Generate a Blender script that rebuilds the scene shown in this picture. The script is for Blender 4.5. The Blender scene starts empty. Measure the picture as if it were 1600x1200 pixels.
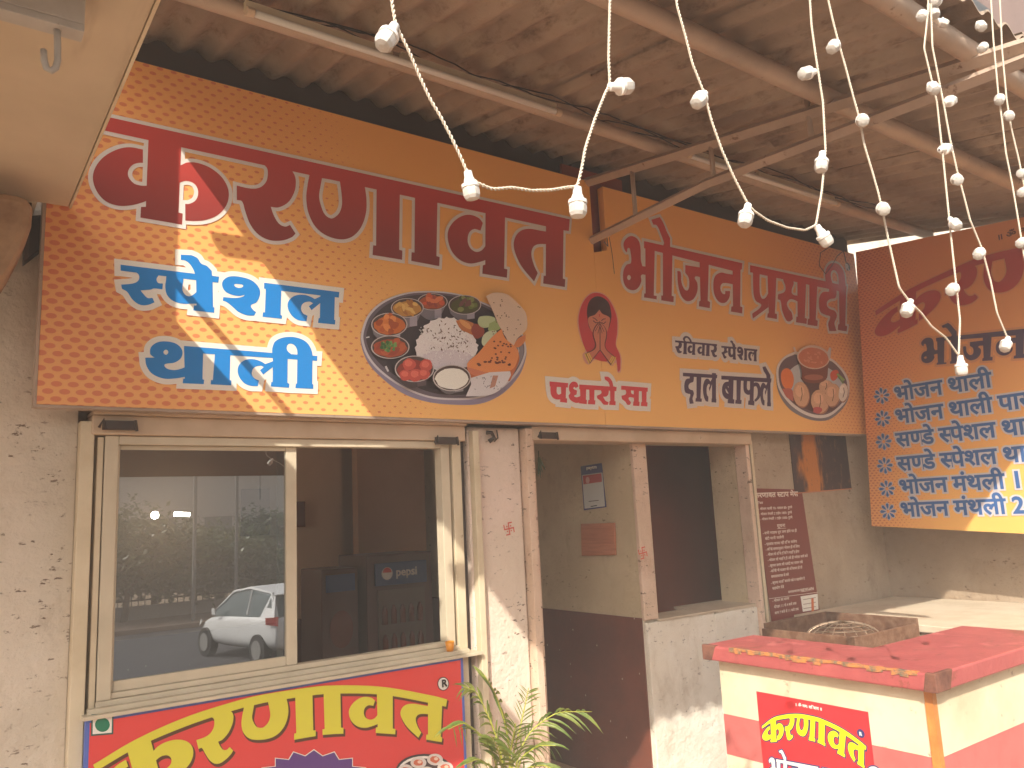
import bpy, math, random
import numpy as np
from mathutils import Vector, Matrix
from mathutils.geometry import delaunay_2d_cdt
random.seed(7)
D = bpy.data
SC = bpy.context.scene
COL = SC.collection
# ------------------------------------------------------------------ camera, sky, sun, exposure
VEIL = .0115
YAW, PITCH, ROLL, FPX = 0.63104276, 0.16391425, -0.04889681, 1250.0
CAM = np.array([0.0, -3.4151, 1.65])
def _rot(yaw, pitch, roll):
    f = np.array([math.sin(yaw)*math.cos(pitch), math.cos(yaw)*math.cos(pitch), math.sin(pitch)])
    r = np.array([math.cos(yaw), -math.sin(yaw), 0.0]); u = np.cross(r, f)
    c, s = math.cos(roll), math.sin(roll)
    return np.array([c*r+s*u, s*r-c*u, f])
ROT = _rot(YAW, PITCH, ROLL)          # rows: right, down, forward
cam = D.cameras.new('camera'); co = D.objects.new('camera', cam); COL.objects.link(co)
M = Matrix(((ROT[0][0], -ROT[1][0], -ROT[2][0], CAM[0]), (ROT[0][1], -ROT[1][1], -ROT[2][1], CAM[1]),
            (ROT[0][2], -ROT[1][2], -ROT[2][2], CAM[2]), (0, 0, 0, 1)))
co.matrix_world = M
cam.sensor_width = 36; cam.lens = FPX/1600*36; cam.clip_start = .02; cam.clip_end = 2000
SC.camera = co
w = D.worlds.new('World'); SC.world = w; w.use_nodes = True
nt = w.node_tree; nt.nodes.clear()
wo = nt.nodes.new('ShaderNodeOutputWorld'); bg = nt.nodes.new('ShaderNodeBackground'); sky = nt.nodes.new('ShaderNodeTexSky')
SUN = Vector((1.1, 1.0, -1.21)).normalized()
sky.sky_type = 'NISHITA'; sky.sun_disc = False
sky.sun_elevation = math.asin(-SUN.z); sky.sun_rotation = math.atan2(-SUN.x, -SUN.y)
sky.air_density = 1.2; sky.dust_density = 6.0; sky.ozone_density = .6
bg.inputs[1].default_value = .13
hs = nt.nodes.new('ShaderNodeHueSaturation'); hs.inputs['Saturation'].default_value = .45
nt.links.new(sky.outputs[0], hs.inputs['Color']); nt.links.new(hs.outputs[0], bg.inputs[0]); nt.links.new(bg.outputs[0], wo.inputs[0])
sl = D.lights.new('sun', 'SUN'); sl.energy = 4.1; sl.angle = math.radians(.53); sl.color = (1, .93, .80)
so = D.objects.new('sun', sl); COL.objects.link(so); so.rotation_euler = SUN.to_track_quat('-Z', 'Y').to_euler(); so.location = (-6, -9, 9)
SC.view_settings.view_transform = 'Standard'; SC.view_settings.look = 'None'
SC.view_settings.exposure = .85; SC.view_settings.gamma = 1; SC.view_settings.use_curve_mapping = False
SC.cycles.max_bounces = 10; SC.cycles.diffuse_bounces = 6; SC.cycles.glossy_bounces = 4; SC.cycles.transmission_bounces = 8
SC.cycles.transparent_max_bounces = 16; SC.cycles.caustics_reflective = False; SC.cycles.caustics_refractive = False
SC.cycles.use_denoising = True

# ------------------------------------------------------------------ measuring helpers: a pixel of the 1600x1200 photo -> point on a plane
def ray(x, y): return ROT.T @ np.array([(x-800)/FPX, (y-600)/FPX, 1.0])
def at(x, y, ax, v):
    d = ray(x, y); t = (v-CAM[ax])/d[ax]; return CAM+d*t
def refl(x, y, yw, yg=.13):           # point seen mirrored in the window glass
    c = CAM*[1, -1, 1]+[0, 2*yg, 0]; d = ray(x, y)*[1, -1, 1]; t = (yw-c[1])/d[1]; return c+d*t

# ------------------------------------------------------------------ materials
def s2l(c):
    c = c/255.0; return c/12.92 if c <= .04045 else ((c+.055)/1.055)**2.4
def rgb(r, g, b): return (s2l(r), s2l(g), s2l(b), 1)
MATS = {}
class N:
    def __init__(s, name):
        s.m = D.materials.new(name); s.m.use_nodes = True; s.t = s.m.node_tree; s.b = s.t.nodes['Principled BSDF']
    def n(s, t, **k):
        x = s.t.nodes.new(t)
        for a, v in k.items(): setattr(x, a, v)
        return x
    def l(s, a, b): s.t.links.new(a, b)
    def pos(s):
        return s.n('ShaderNodeNewGeometry').outputs['Position']
    def mapped(s, sc=(1, 1, 1), src=None):
        mp = s.n('ShaderNodeMapping'); mp.inputs['Scale'].default_value = sc
        s.l(src or s.pos(), mp.inputs[0]); return mp.outputs[0]
    def noise(s, scale, det=4, rough=.6, sc=(1, 1, 1)):
        x = s.n('ShaderNodeTexNoise'); x.inputs['Scale'].default_value = scale; x.inputs['Detail'].default_value = det
        x.inputs['Roughness'].default_value = rough; s.l(s.mapped(sc), x.inputs['Vector']); return x.outputs['Fac']
    def ramp(s, fac, a, b, ca=0., cb=1.):
        r = s.n('ShaderNodeMapRange'); r.interpolation_type = 'SMOOTHSTEP'
        r.inputs[1].default_value = a; r.inputs[2].default_value = b; r.inputs[3].default_value = ca; r.inputs[4].default_value = cb
        s.l(fac, r.inputs[0]); return r.outputs[0]
    def mix(s, fac, a, b, mode='MIX'):
        m = s.n('ShaderNodeMix'); m.data_type = 'RGBA'; m.blend_type = mode
        if isinstance(fac, (int, float)): m.inputs[0].default_value = fac
        else: s.l(fac, m.inputs[0])
        for i, c in ((6, a), (7, b)):
            if isinstance(c, tuple): m.inputs[i].default_value = c
            else: s.l(c, m.inputs[i])
        return m.outputs[2]
    def math(s, op, a, b=None):
        m = s.n('ShaderNodeMath', operation=op)
        for i, c in ((0, a), (1, b)):
            if c is None: continue
            if isinstance(c, (int, float)): m.inputs[i].default_value = c
            else: s.l(c, m.inputs[i])
        return m.outputs[0]
    def axis(s, k):
        x = s.n('ShaderNodeSeparateXYZ'); s.l(s.pos(), x.inputs[0]); return x.outputs[k]
    def col(s, c):
        if isinstance(c, tuple): s.b.inputs['Base Color'].default_value = c
        else: s.l(c, s.b.inputs['Base Color'])
    def bump(s, h, st=.3, dist=.01):
        b = s.n('ShaderNodeBump'); b.inputs['Strength'].default_value = st; b.inputs['Distance'].default_value = dist
        s.l(h, b.inputs['Height']); s.l(b.outputs[0], s.b.inputs['Normal'])
    def fin(s, rough=.6, metal=0, spec=.5):
        s.b.inputs['Roughness'].default_value = rough; s.b.inputs['Metallic'].default_value = metal
        s.b.inputs['Specular IOR Level'].default_value = spec; MATS[s.m.name] = s.m; return s.m
def simple(name, c, rough=.6, metal=0, c2=None, scale=6, amt=.5, bump=0, bs=60, spec=.5, sc=(1, 1, 1)):
    n = N(name)
    if c2:
        f = n.ramp(n.noise(scale, 5, .65, sc), .35, .7, 0, amt); n.col(n.mix(f, c, c2))
    else: n.col(c)
    if bump: n.bump(n.noise(bs, 4), bump, .004)
    return n.fin(rough, metal, spec)

def plaster(name, base, base2, dirt, chips=.5, chipcol=rgb(95, 72, 55), rough=.85):
    n = N(name)
    c = n.mix(n.ramp(n.noise(1.3, 5), .35, .68), base, base2)
    c = n.mix(n.ramp(n.noise(5.0, 6, .7, (1, 1, .55)), .5, .78, 0, .55), c, dirt)
    h = n.math('ADD', n.noise(34, 3), n.math('MULTIPLY', n.noise(7, 2), 1.2))
    if chips:
        ch = n.ramp(n.noise(17, 7, .72, (1, 1, 2.4)), .625-.02*chips, .65-.02*chips)
        ar = n.ramp(n.noise(1.7, 3), .40, .52)
        ch = n.math('MULTIPLY', ch, ar)
        c = n.mix(n.math('MULTIPLY', ch, .85), c, chipcol)
        h = n.math('SUBTRACT', h, n.math('MULTIPLY', ch, 1.0))
        sp = n.ramp(n.noise(60, 2, .5), .71, .74); c = n.mix(n.math('MULTIPLY', sp, .5), c, chipcol)
    n.col(c); n.bump(h, .55, .012); return n.fin(rough)
plaster('plaster_outer', rgb(214, 202, 186), rgb(194, 182, 164), rgb(156, 136, 114), 1.2)
plaster('plaster_pillar', rgb(226, 206, 192), rgb(214, 198, 180), rgb(190, 160, 140), .3)
plaster('plaster_low', rgb(234, 228, 216), rgb(220, 210, 192), rgb(170, 150, 122), .2)
plaster('plaster_inner', rgb(208, 190, 158), rgb(190, 170, 138), rgb(150, 124, 94), .1)
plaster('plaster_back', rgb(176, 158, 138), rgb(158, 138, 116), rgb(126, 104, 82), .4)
plaster('jamb_paint', rgb(226, 200, 180), rgb(206, 180, 156), rgb(158, 110, 78), 1.3)
def dado():
    n = N('brown_dado')
    c = n.mix(n.ramp(n.noise(2, 4), .3, .7), rgb(118, 62, 46), rgb(98, 52, 40))
    v = n.n('ShaderNodeTexVoronoi'); v.inputs['Scale'].default_value = 13; v.inputs['Randomness'].default_value = 1
    n.l(n.mapped((1, 1.6, 1)), v.inputs['Vector'])
    sp = n.ramp(v.outputs['Distance'], .06, .085, 1, 0)
    sp = n.math('MULTIPLY', sp, n.ramp(n.noise(6.1, 2), .47, .53))
    n.col(n.mix(sp, c, rgb(196, 176, 156))); n.bump(n.noise(30, 3), .3, .004); return n.fin(.5)
dado()
def frame_paint(name, a, b, rust, k=.62):
    n = N(name); c = n.mix(n.ramp(n.noise(4, 5), .35, .7), a, b)
    r = n.ramp(n.noise(13, 6, .75), k, k+.08); c = n.mix(n.math('MULTIPLY', r, .8), c, rust)
    n.col(c); n.bump(n.noise(40, 3), .25, .003); return n.fin(.5)
frame_paint('cream_metal', rgb(214, 200, 172), rgb(200, 184, 154), rgb(120, 80, 52), .66)
frame_paint('shutter_metal', rgb(205, 182, 156), rgb(190, 166, 138), rgb(104, 70, 48), .64)
frame_paint('window_metal', rgb(206, 194, 170), rgb(192, 180, 156), rgb(150, 120, 92), .74)
frame_paint('pipe_paint', rgb(182, 160, 142), rgb(162, 142, 126), rgb(96, 62, 46), .62)
frame_paint('rusty_steel', rgb(170, 165, 158), rgb(190, 186, 180), rgb(140, 84, 50), .6)
def roof():
    n = N('cement_sheet')
    c = n.mix(n.ramp(n.noise(1.6, 5), .3, .7), rgb(170, 152, 134), rgb(144, 126, 110))
    c = n.mix(n.ramp(n.noise(9, 7, .75, (1, .45, 1)), .5, .72, 0, .75), c, rgb(84, 60, 46))
    c = n.mix(n.ramp(n.noise(24, 5, .7), .58, .72, 0, .6), c, rgb(152, 130, 108))
    n.col(c); n.bump(n.noise(70, 4), .5, .006); return n.fin(.9)
roof()
def slabm():
    n = N('slab_paint')
    c = n.mix(n.ramp(n.noise(1.5, 4), .3, .7), rgb(205, 188, 162), rgb(188, 172, 146))
    c = n.mix(n.ramp(n.noise(9, 4, .6, (1, .14, 1)), .56, .74, 0, .6), c, rgb(156, 134, 112))
    n.col(c); n.bump(n.noise(14, 3, .5, (1, .3, 1)), .2, .006); return n.fin(.8)
slabm()
simple('ground_tiles', rgb(166, 142, 122), .8, c2=rgb(138, 114, 94), scale=2)
simple('asphalt', rgb(66, 64, 66), .9, c2=rgb(54, 52, 54), scale=3, bump=.4, bs=40)
simple('earth', rgb(140, 118, 92), .95, c2=rgb(110, 92, 68), scale=2)
simple('dark_room', rgb(150, 72, 46), .9, c2=rgb(124, 60, 40), scale=1.5)
simple('room_wall', rgb(222, 190, 156), .9, c2=rgb(206, 174, 140), scale=1.5)
simple('room_ceiling', rgb(196, 166, 140), .9)
simple('room_floor', rgb(176, 146, 120), .6)
simple('black_steel', rgb(60, 48, 42), .6, c2=rgb(84, 58, 44), scale=20)
simple('wire_white', rgb(214, 202, 184), .45)
simple('wire_black', rgb(44, 34, 30), .5)
simple('wood_board', rgb(186, 118, 84), .55, c2=rgb(160, 92, 62), scale=5, amt=.8, sc=(1, 1, 14))
simple('orange_plastic', rgb(230, 150, 40), .4)
simple('paper_white', rgb(214, 210, 204), .6)
simple('tarp', rgb(170, 140, 110), .8, c2=rgb(128, 98, 74), scale=7, amt=.8)
simple('dark_banner', rgb(78, 50, 38), .8)
simple('car_paint', rgb(215, 215, 214), .25, spec=.7)
simple('car_glass', rgb(60, 80, 84), .05, spec=.8)
simple('car_dark', rgb(30, 30, 30), .6)
simple('tail_red', rgb(150, 20, 20), .2)
simple('bark', rgb(104, 84, 64), .9, c2=rgb(80, 62, 48), scale=8)
simple('pole_grey', rgb(130, 128, 124), .7)
simple('building_grey', rgb(176, 168, 160), .8)
simple('window_dark', rgb(60, 62, 64), .3)
simple('fridge_body', rgb(92, 62, 54), .4)
simple('fridge_door', rgb(110, 96, 88), .12)
simple('header_blue', rgb(58, 76, 120), .5)
simple('eave_dark', rgb(86, 68, 56), .9)
simple('bottle_brown', rgb(110, 60, 46), .2)
simple('room_brown', rgb(186, 144, 112), .9, c2=rgb(166, 126, 96), scale=1.5)
simple('maroon_wall', rgb(128, 104, 98), .8, c2=rgb(104, 84, 80), scale=1)
simple('terracotta', rgb(150, 84, 58), .8)
simple('soil', rgb(70, 50, 36), .95)
simple('brown_tray', rgb(104, 68, 48), .7, c2=rgb(136, 106, 84), scale=18, amt=.8, bump=.3)
simple('wire_steel', rgb(150, 128, 108), .45, .6)
simple('frond_stem', rgb(168, 170, 66), .5)
def counter_red():
    n = N('counter_red')
    c = n.mix(n.ramp(n.noise(5, 5), .3, .7), rgb(180, 92, 90), rgb(160, 76, 78))
    c = n.mix(n.ramp(n.noise(13, 7, .75, (.6, 1.3, 1)), .575, .63, 0, .8), c, rgb(138, 74, 62))
    c = n.mix(n.ramp(n.noise(2.6, 6, .75), .56, .66, 0, .7), c, rgb(134, 78, 64))
    c = n.mix(n.ramp(n.noise(5, 3), .55, .7, 0, .5), c, rgb(222, 130, 124))
    n.col(c); n.bump(n.noise(30, 5), .4, .004); return n.fin(.42)
counter_red()
simple('chipped_edge', rgb(206, 130, 70), .8, c2=rgb(96, 96, 84), scale=26, amt=1, bump=.8, bs=80)
simple('worn_corner', rgb(126, 82, 66), .8, c2=rgb(92, 56, 46), scale=14, amt=1, bump=.5)
def counter_side():
    n = N('counter_cream')
    c = n.mix(n.ramp(n.noise(3, 4), .35, .7), rgb(224, 212, 184), rgb(208, 194, 164))
    c = n.mix(n.ramp(n.noise(4, 4, .7), .56, .7, 0, .35), c, rgb(186, 168, 136))
    c = n.mix(n.ramp(n.noise(15, 6, .75), .625, .66, 0, .6), c, rgb(140, 110, 80))
    n.col(c); n.bump(n.noise(22, 4), .3, .003); return n.fin(.55)
counter_side()
simple('stripe_red', rgb(196, 108, 104), .5, c2=rgb(176, 86, 84), scale=6, bump=.2)
simple('orange_trim', rgb(206, 140, 70), .5, c2=rgb(168, 96, 50), scale=14)
simple('platform_top', rgb(205, 190, 168), .7, c2=rgb(176, 156, 130), scale=4)
def glassm():
    m = D.materials.new('window_glass'); m.use_nodes = True; t = m.node_tree; t.nodes.clear()
    o = t.nodes.new('ShaderNodeOutputMaterial'); mx = t.nodes.new('ShaderNodeMixShader'); tr = t.nodes.new('ShaderNodeBsdfTransparent')
    gl = t.nodes.new('ShaderNodeBsdfGlossy'); gl.inputs['Roughness'].default_value = .004
    tr.inputs[0].default_value = (.34, .34, .33, 1); gl.inputs[0].default_value = (.9, .92, .95, 1); mx.inputs[0].default_value = .42
    t.links.new(tr.outputs[0], mx.inputs[1]); t.links.new(gl.outputs[0], mx.inputs[2]); t.links.new(mx.outputs[0], o.inputs[0]); MATS['window_glass'] = m
glassm()
def bulbm():
    n = N('bulb_plastic'); n.col(rgb(238, 232, 224)); n.b.inputs['Transmission Weight'].default_value = .35
    n.b.inputs['Subsurface Weight'].default_value = .0; return n.fin(.25)
bulbm()
simple('bulb_base', rgb(236, 232, 226), .35)
def emis(name, c, s):
    n = N(name); n.col(c); n.b.inputs['Emission Color'].default_value = c; n.b.inputs['Emission Strength'].default_value = s; n.fin(.5)
emis('lamp_glow', (1, .93, .82, 1), 60)
def leafm(name, a, b, tr=.35):
    n = N(name); c = n.mix(n.ramp(n.noise(9, 3), .35, .65), a, b); n.col(c)
    d = n.n('ShaderNodeBsdfTranslucent'); n.l(c, d.inputs[0]) if not isinstance(c, tuple) else None
    mx = n.n('ShaderNodeMixShader'); mx.inputs[0].default_value = tr
    out = n.t.nodes['Material Output']; n.fin(.45); n.l(n.b.outputs[0], mx.inputs[1]); n.l(d.outputs[0], mx.inputs[2]); n.l(mx.outputs[0], out.inputs[0])
leafm('palm_leaf', rgb(96, 120, 50), rgb(132, 142, 62), .3)
leafm('tree_leaf', rgb(56, 72, 34), rgb(84, 96, 46), .2)
leafm('tree_leaf_light', rgb(96, 104, 54), rgb(70, 84, 40), .25)

# sign faces: flat print with dots and colour ramps belonging to the artwork itself
def lerp_f(n, v, a, b, ca=0., cb=1.):
    r = n.n('ShaderNodeMapRange'); r.inputs[1].default_value = a; r.inputs[2].default_value = b; r.inputs[3].default_value = ca; r.inputs[4].default_value = cb
    n.l(v, r.inputs[0]); return r.outputs[0]
def dots(n, h, z, sp, asp, rad):
    # staggered rows of oval dots; returns 0..1 mask
    row = n.math('DIVIDE', z, sp*asp); ri = n.math('FLOOR', row); rf = n.math('SUBTRACT', n.math('FRACT', row), .5)
    par = n.math('MULTIPLY', n.math('MODULO', n.math('ABSOLUTE', ri), 2.0), .5)
    cx = n.math('ADD', n.math('DIVIDE', h, sp), par); cf = n.math('SUBTRACT', n.math('FRACT', cx), .5)
    dx = n.math('MULTIPLY', cf, 1.0); dy = n.math('MULTIPLY', rf, asp*1.75)
    d = n.math('SQRT', n.math('ADD', n.math('MULTIPLY', dx, dx), n.math('MULTIPLY', dy, dy)))
    lo = n.math('SUBTRACT', rad, .05)
    r = n.n('ShaderNodeMapRange'); r.interpolation_type = 'SMOOTHSTEP'
    n.l(d, r.inputs[0]); n.l(lo, r.inputs[1]) if not isinstance(lo, float) else None; n.l(rad, r.inputs[2]); r.inputs[3].default_value = 1; r.inputs[4].default_value = 0
    return r.outputs[0]
def main_face():
    n = N('sign_print_main'); h = n.axis(0); z = n.axis(2)
    a = n.math('SUBTRACT', h, n.math('MULTIPLY', n.math('SUBTRACT', 2.6, z), .35))    # slanted ramp from the left
    left = lerp_f(n, a, .35, 2.1, 1, 0); right = lerp_f(n, n.math('ADD', h, n.math('MULTIPLY', n.math('SUBTRACT', z, 2.8), .25)), 4.75, 6.0, 0, 1)
    y = n.mix(n.ramp(z, 2.3, 3.5), rgb(248, 192, 112), rgb(244, 180, 98))
    c = n.mix(n.math('MULTIPLY', left, .38), y, rgb(230, 146, 108)); c = n.mix(n.math('MULTIPLY', right, .5), c, rgb(226, 136, 92))
    rad = n.math('MULTIPLY', n.math('POWER', left, .6), .36)
    m1 = dots(n, h, z, .056, .52, n.math('ADD', rad, .001))
    c = n.mix(n.math('MULTIPLY', m1, n.ramp(left, .0, .25, 0, .68)), c, rgb(212, 100, 76))
    m2 = dots(n, h, z, .05, .5, n.math('ADD', n.math('MULTIPLY', right, .36), .001))
    c = n.mix(n.math('MULTIPLY', m2, n.ramp(right, .0, .3, 0, .5)), c, rgb(200, 90, 60))
    n.col(c); n.bump(n.noise(2.5, 3), .12, .02); n.fin(.38, 0, .4)
main_face()
def right_face():
    n = N('sign_print_right'); h = n.axis(1); z = n.axis(2)
    y = n.mix(n.ramp(z, 1.5, 3.0), rgb(248, 188, 104), rgb(236, 160, 92))
    left = lerp_f(n, n.math('ADD', h, n.math('MULTIPLY', n.math('SUBTRACT', z, 2.4), .12)), -.72, .02, 0, 1)
    top = n.ramp(z, 2.9, 3.6, 0, .3)
    c = n.mix(n.math('MULTIPLY', left, .55), y, rgb(228, 136, 96)); c = n.mix(top, c, rgb(222, 140, 96))
    m = dots(n, h, z, .034, .55, n.math('ADD', n.math('MULTIPLY', left, .4), .001))
    c = n.mix(n.math('MULTIPLY', m, n.ramp(left, 0, .3, 0, .6)), c, rgb(188, 76, 50))
    n.col(c); n.fin(.38, 0, .4)
right_face()
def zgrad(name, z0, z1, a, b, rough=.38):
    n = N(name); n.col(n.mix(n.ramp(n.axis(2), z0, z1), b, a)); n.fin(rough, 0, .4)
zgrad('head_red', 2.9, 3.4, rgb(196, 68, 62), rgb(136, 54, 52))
zgrad('sub_red', 2.72, 3.3, rgb(200, 66, 60), rgb(132, 52, 50))
zgrad('board_red', .3, 1.0, rgb(222, 66, 62), rgb(214, 60, 62))
zgrad('poster_red', .5, .9, rgb(220, 50, 58), rgb(206, 46, 54))
for nm, c in dict(outline_white=(222, 214, 208), word_blue=(30, 128, 206), word_red=(216, 60, 70), word_purple=(72, 48, 82), menu_blue=(56, 100, 160),
                  menu_edge=(206, 200, 204), menu_red=(188, 56, 46), menu_red_edge=(220, 150, 96), yellow=(216, 208, 60), shadow_brown=(92, 52, 30),
                  purple_star=(92, 54, 128), print_white=(232, 228, 220), print_black=(40, 34, 34), veg_green=(30, 120, 88), veg_edge=(56, 92, 84),
                  blue_line=(84, 106, 186), maroon=(124, 56, 50), maroon_text=(222, 204, 192), bright_yellow=(240, 226, 20), print_navy=(52, 54, 110),
                  om_brown=(96, 58, 40), swastik=(206, 96, 80)).items():
    simple(nm, rgb(*c), .42, spec=.4)
def P(c):
    k = 'print_%d_%d_%d' % c
    if k not in MATS: simple(k, rgb(*c), .45, spec=.35)
    return k

# ------------------------------------------------------------------ object helpers
def root_loc(p):
    v = Vector((0, 0, 0))
    while p is not None: v += p.location; p = p.parent
    return v
def tag(o, label=None, cat=None, group=None, kind=None):
    if label: o['label'] = label
    if cat: o['category'] = cat
    if group: o['group'] = group
    if kind: o['kind'] = kind
    return o
def thing(name, loc, label, cat, group=None):
    o = D.objects.new(name, None); COL.objects.link(o); o.location = loc; o.empty_display_size = .1; return tag(o, label, cat, group)
class MB:
    def __init__(s): s.v = []; s.f = []; s.m = []; s.mi = 0
    def add(s, vs, fs):
        b = len(s.v); s.v += [tuple(map(float, p)) for p in vs]
        for f in fs: s.f.append(tuple(i+b for i in f)); s.m.append(s.mi)
    def box(s, a, b):
        x0, y0, z0 = a; x1, y1, z1 = b
        s.add([(x0, y0, z0), (x1, y0, z0), (x1, y1, z0), (x0, y1, z0), (x0, y0, z1), (x1, y0, z1), (x1, y1, z1), (x0, y1, z1)],
              [(0, 3, 2, 1), (4, 5, 6, 7), (0, 1, 5, 4), (1, 2, 6, 5), (2, 3, 7, 6), (3, 0, 4, 7)]); return s
    def prism(s, pts, d):
        n = len(pts); d = np.array(d, float); a = [np.array(p, float) for p in pts]
        s.add(a+[p+d for p in a], [tuple(range(n))[::-1], tuple(range(n, 2*n))]+[(i, (i+1) % n, n+(i+1) % n, n+i) for i in range(n)]); return s
    def tube(s, pts, r, n=8, cap=True):
        pts = [np.array(p, float) for p in pts]; rs = r if hasattr(r, '__len__') else [r]*len(pts); vs = []; up = None
        for i, p in enumerate(pts):
            t = pts[min(i+1, len(pts)-1)]-pts[max(i-1, 0)]; t = t/(np.linalg.norm(t)+1e-12)
            if up is None: up = np.array([0, 0, 1.]) if abs(t[2]) < .9 else np.array([1., 0, 0])
            a = np.cross(t, up); a /= np.linalg.norm(a)+1e-12; b = np.cross(a, t); up = b
            for k in range(n):
                an = 2*math.pi*k/n; vs.append(p+rs[i]*(math.cos(an)*a+math.sin(an)*b))
        fs = [(i*n+k, i*n+(k+1) % n, (i+1)*n+(k+1) % n, (i+1)*n+k) for i in range(len(pts)-1) for k in range(n)]
        if cap: fs += [tuple(range(n))[::-1], tuple(range((len(pts)-1)*n, len(pts)*n))]
        s.add(vs, fs); return s
    def quad(s, a, b, c, d): s.add([a, b, c, d], [(0, 1, 2, 3)]); return s
def obj(name, mb, mats, parent=None, smooth=False, bevel=0, **k):
    me = D.meshes.new(name); off = root_loc(parent)
    me.from_pydata([(v[0]-off.x, v[1]-off.y, v[2]-off.z) for v in mb.v], [], mb.f)
    for m in ([mats] if isinstance(mats, str) else mats): me.materials.append(MATS[m])
    if any(mb.m): me.polygons.foreach_set('material_index', mb.m)
    if smooth: me.polygons.foreach_set('use_smooth', [True]*len(me.polygons))
    me.update(); o = D.objects.new(name, me); COL.objects.link(o); o.parent = parent
    if bevel:
        b = o.modifiers.new('bevel', 'BEVEL'); b.width = bevel; b.segments = 2; b.limit_method = 'ANGLE'
    return tag(o, **k)
def copy_tree(o, parent=None):
    c = o.copy(); COL.objects.link(c); c.parent = parent
    for ch in o.children: copy_tree(ch, c)
    return c
def box(name, a, b, mat, parent=None, bevel=0, **k): return obj(name, MB().box(a, b), mat, parent, bevel=bevel, **k)

# ------------------------------------------------------------------ flat lettering: outlines, offsets, fills
class Plane:
    def __init__(s, ax, v, side):      # ax 0 -> plane x=v with u=y, ax 1 -> plane y=v with u=x ; side = sign of viewer direction along ax
        s.ax = ax; s.v = v; s.side = side; s.ui = 1-ax
    def uv(s, x, y):
        p = at(x, y, s.ax, s.v); return (p[s.ui], p[2])
    def xyz(s, u, z, lay):
        p = [0, 0, z]; p[s.ui] = u; p[s.ax] = s.v+s.side*lay*.0011; return p
def smooth_poly(pts, sub=5):
    n = len(pts); out = []
    for i in range(n):
        p0 = np.array(pts[i][:2], float); p1 = np.array(pts[(i+1) % n][:2], float); s0 = pts[i][2]; s1 = pts[(i+1) % n][2]
        out.append(tuple(p0))
        if not (s0 or s1): continue
        L = np.linalg.norm(p1-p0)
        def tan(j):
            a = np.array(pts[(j-1) % n][:2], float); b = np.array(pts[(j+1) % n][:2], float); d = b-a; return d/(np.linalg.norm(d)+1e-9)*L
        t0 = tan(i) if s0 else (p1-p0); t1 = tan((i+1) % n) if s1 else (p1-p0)
        for k in range(1, sub):
            t = k/sub; h = (2*t**3-3*t**2+1, t**3-2*t**2+t, -2*t**3+3*t**2, t**3-t**2)
            out.append(tuple(h[0]*p0+h[1]*t0+h[2]*p1+h[3]*t1))
    return out
def parse(s, fr):
    ox, oy, k = fr; r = []
    for w_ in s.split():
        sm = w_.endswith('~'); a, b = w_.rstrip('~').split(','); r.append((ox+float(a)/k, oy+float(b)/k, sm))
    return smooth_poly(r)
def area(c):
    c = np.array(c); x, y = c[:, 0], c[:, 1]; return .5*float(np.sum(x*np.roll(y, -1)-np.roll(x, -1)*y))
def orient(c, sgn): return c if area(c)*sgn > 0 else c[::-1]
def offset(c, d):
    # c oriented: + area = solid, - area = hole ; positive d grows the ink
    n = len(c); P_ = np.array(c, float); keep = [i for i in range(n) if np.linalg.norm(P_[i]-P_[i-1]) > 1e-7]; P_ = P_[keep]; n = len(P_)
    e = np.roll(P_, -1, 0)-P_; L = np.linalg.norm(e, axis=1)[:, None]; nr = np.stack([e[:, 1], -e[:, 0]], 1)/L; out = []
    for i in range(n):
        a = nr[i-1]; b = nr[i]; cr = a[0]*b[1]-a[1]*b[0]; dt = float(a@b)
        if cr*d < -1e-9:               # concave for this offset: keep the loop, the winding rule removes it
            out += [tuple(P_[i]+a*d), tuple(P_[i]), tuple(P_[i]+b*d)]
        elif dt > -.35:
            m = (a+b)/(1+dt); out.append(tuple(P_[i]+m*d))
        else: out += [tuple(P_[i]+a*d), tuple(P_[i]+b*d)]
    return out
def fill(cs):
    vs = []; ed = []
    for c in cs:
        b = len(vs); vs += [Vector(p) for p in c]; ed += [(b+i, b+(i+1) % len(c)) for i in range(len(c))]
    r = delaunay_2d_cdt(vs, ed, [], 0, 1e-7); V = np.array([tuple(v) for v in r[0]]); T = np.array([f for f in r[2] if len(f) == 3])
    if len(T) == 0: return [], []
    ce = V[T].mean(1); w_ = np.zeros(len(T), int)
    for c in cs:
        c = np.array(c); a = c; b = np.roll(c, -1, 0)
        up = (a[None, :, 1] <= ce[:, None, 1]) & (b[None, :, 1] > ce[:, None, 1]); dn = (a[None, :, 1] > ce[:, None, 1]) & (b[None, :, 1] <= ce[:, None, 1])
        cr = (b[None, :, 0]-a[None, :, 0])*(ce[:, None, 1]-a[None, :, 1])-(ce[:, None, 0]-a[None, :, 0])*(b[None, :, 1]-a[None, :, 1])
        w_ += (up & (cr > 0)).sum(1)-(dn & (cr < 0)).sum(1)
    return V, T[w_ > 0]
def print_mesh(mb, cs, pl, lay):
    V, T = fill(cs)
    if len(T): mb.add([pl.xyz(v[0], v[1], lay) for v in V], [tuple(t) for t in T])
    return mb
def to_plane(contours, pl):            # contours: list of (pts in photo px, hole?) -> oriented uv contours
    return [orient([pl.uv(*p) for p in c], -1 if h else 1) for c, h in contours]
def affine3(src, dst):
    A = np.array([[a, b, 1] for a, b in src]); X = np.linalg.solve(A, np.array(dst)); return lambda p: tuple(np.array([p[0], p[1], 1.]) @ X)
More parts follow.
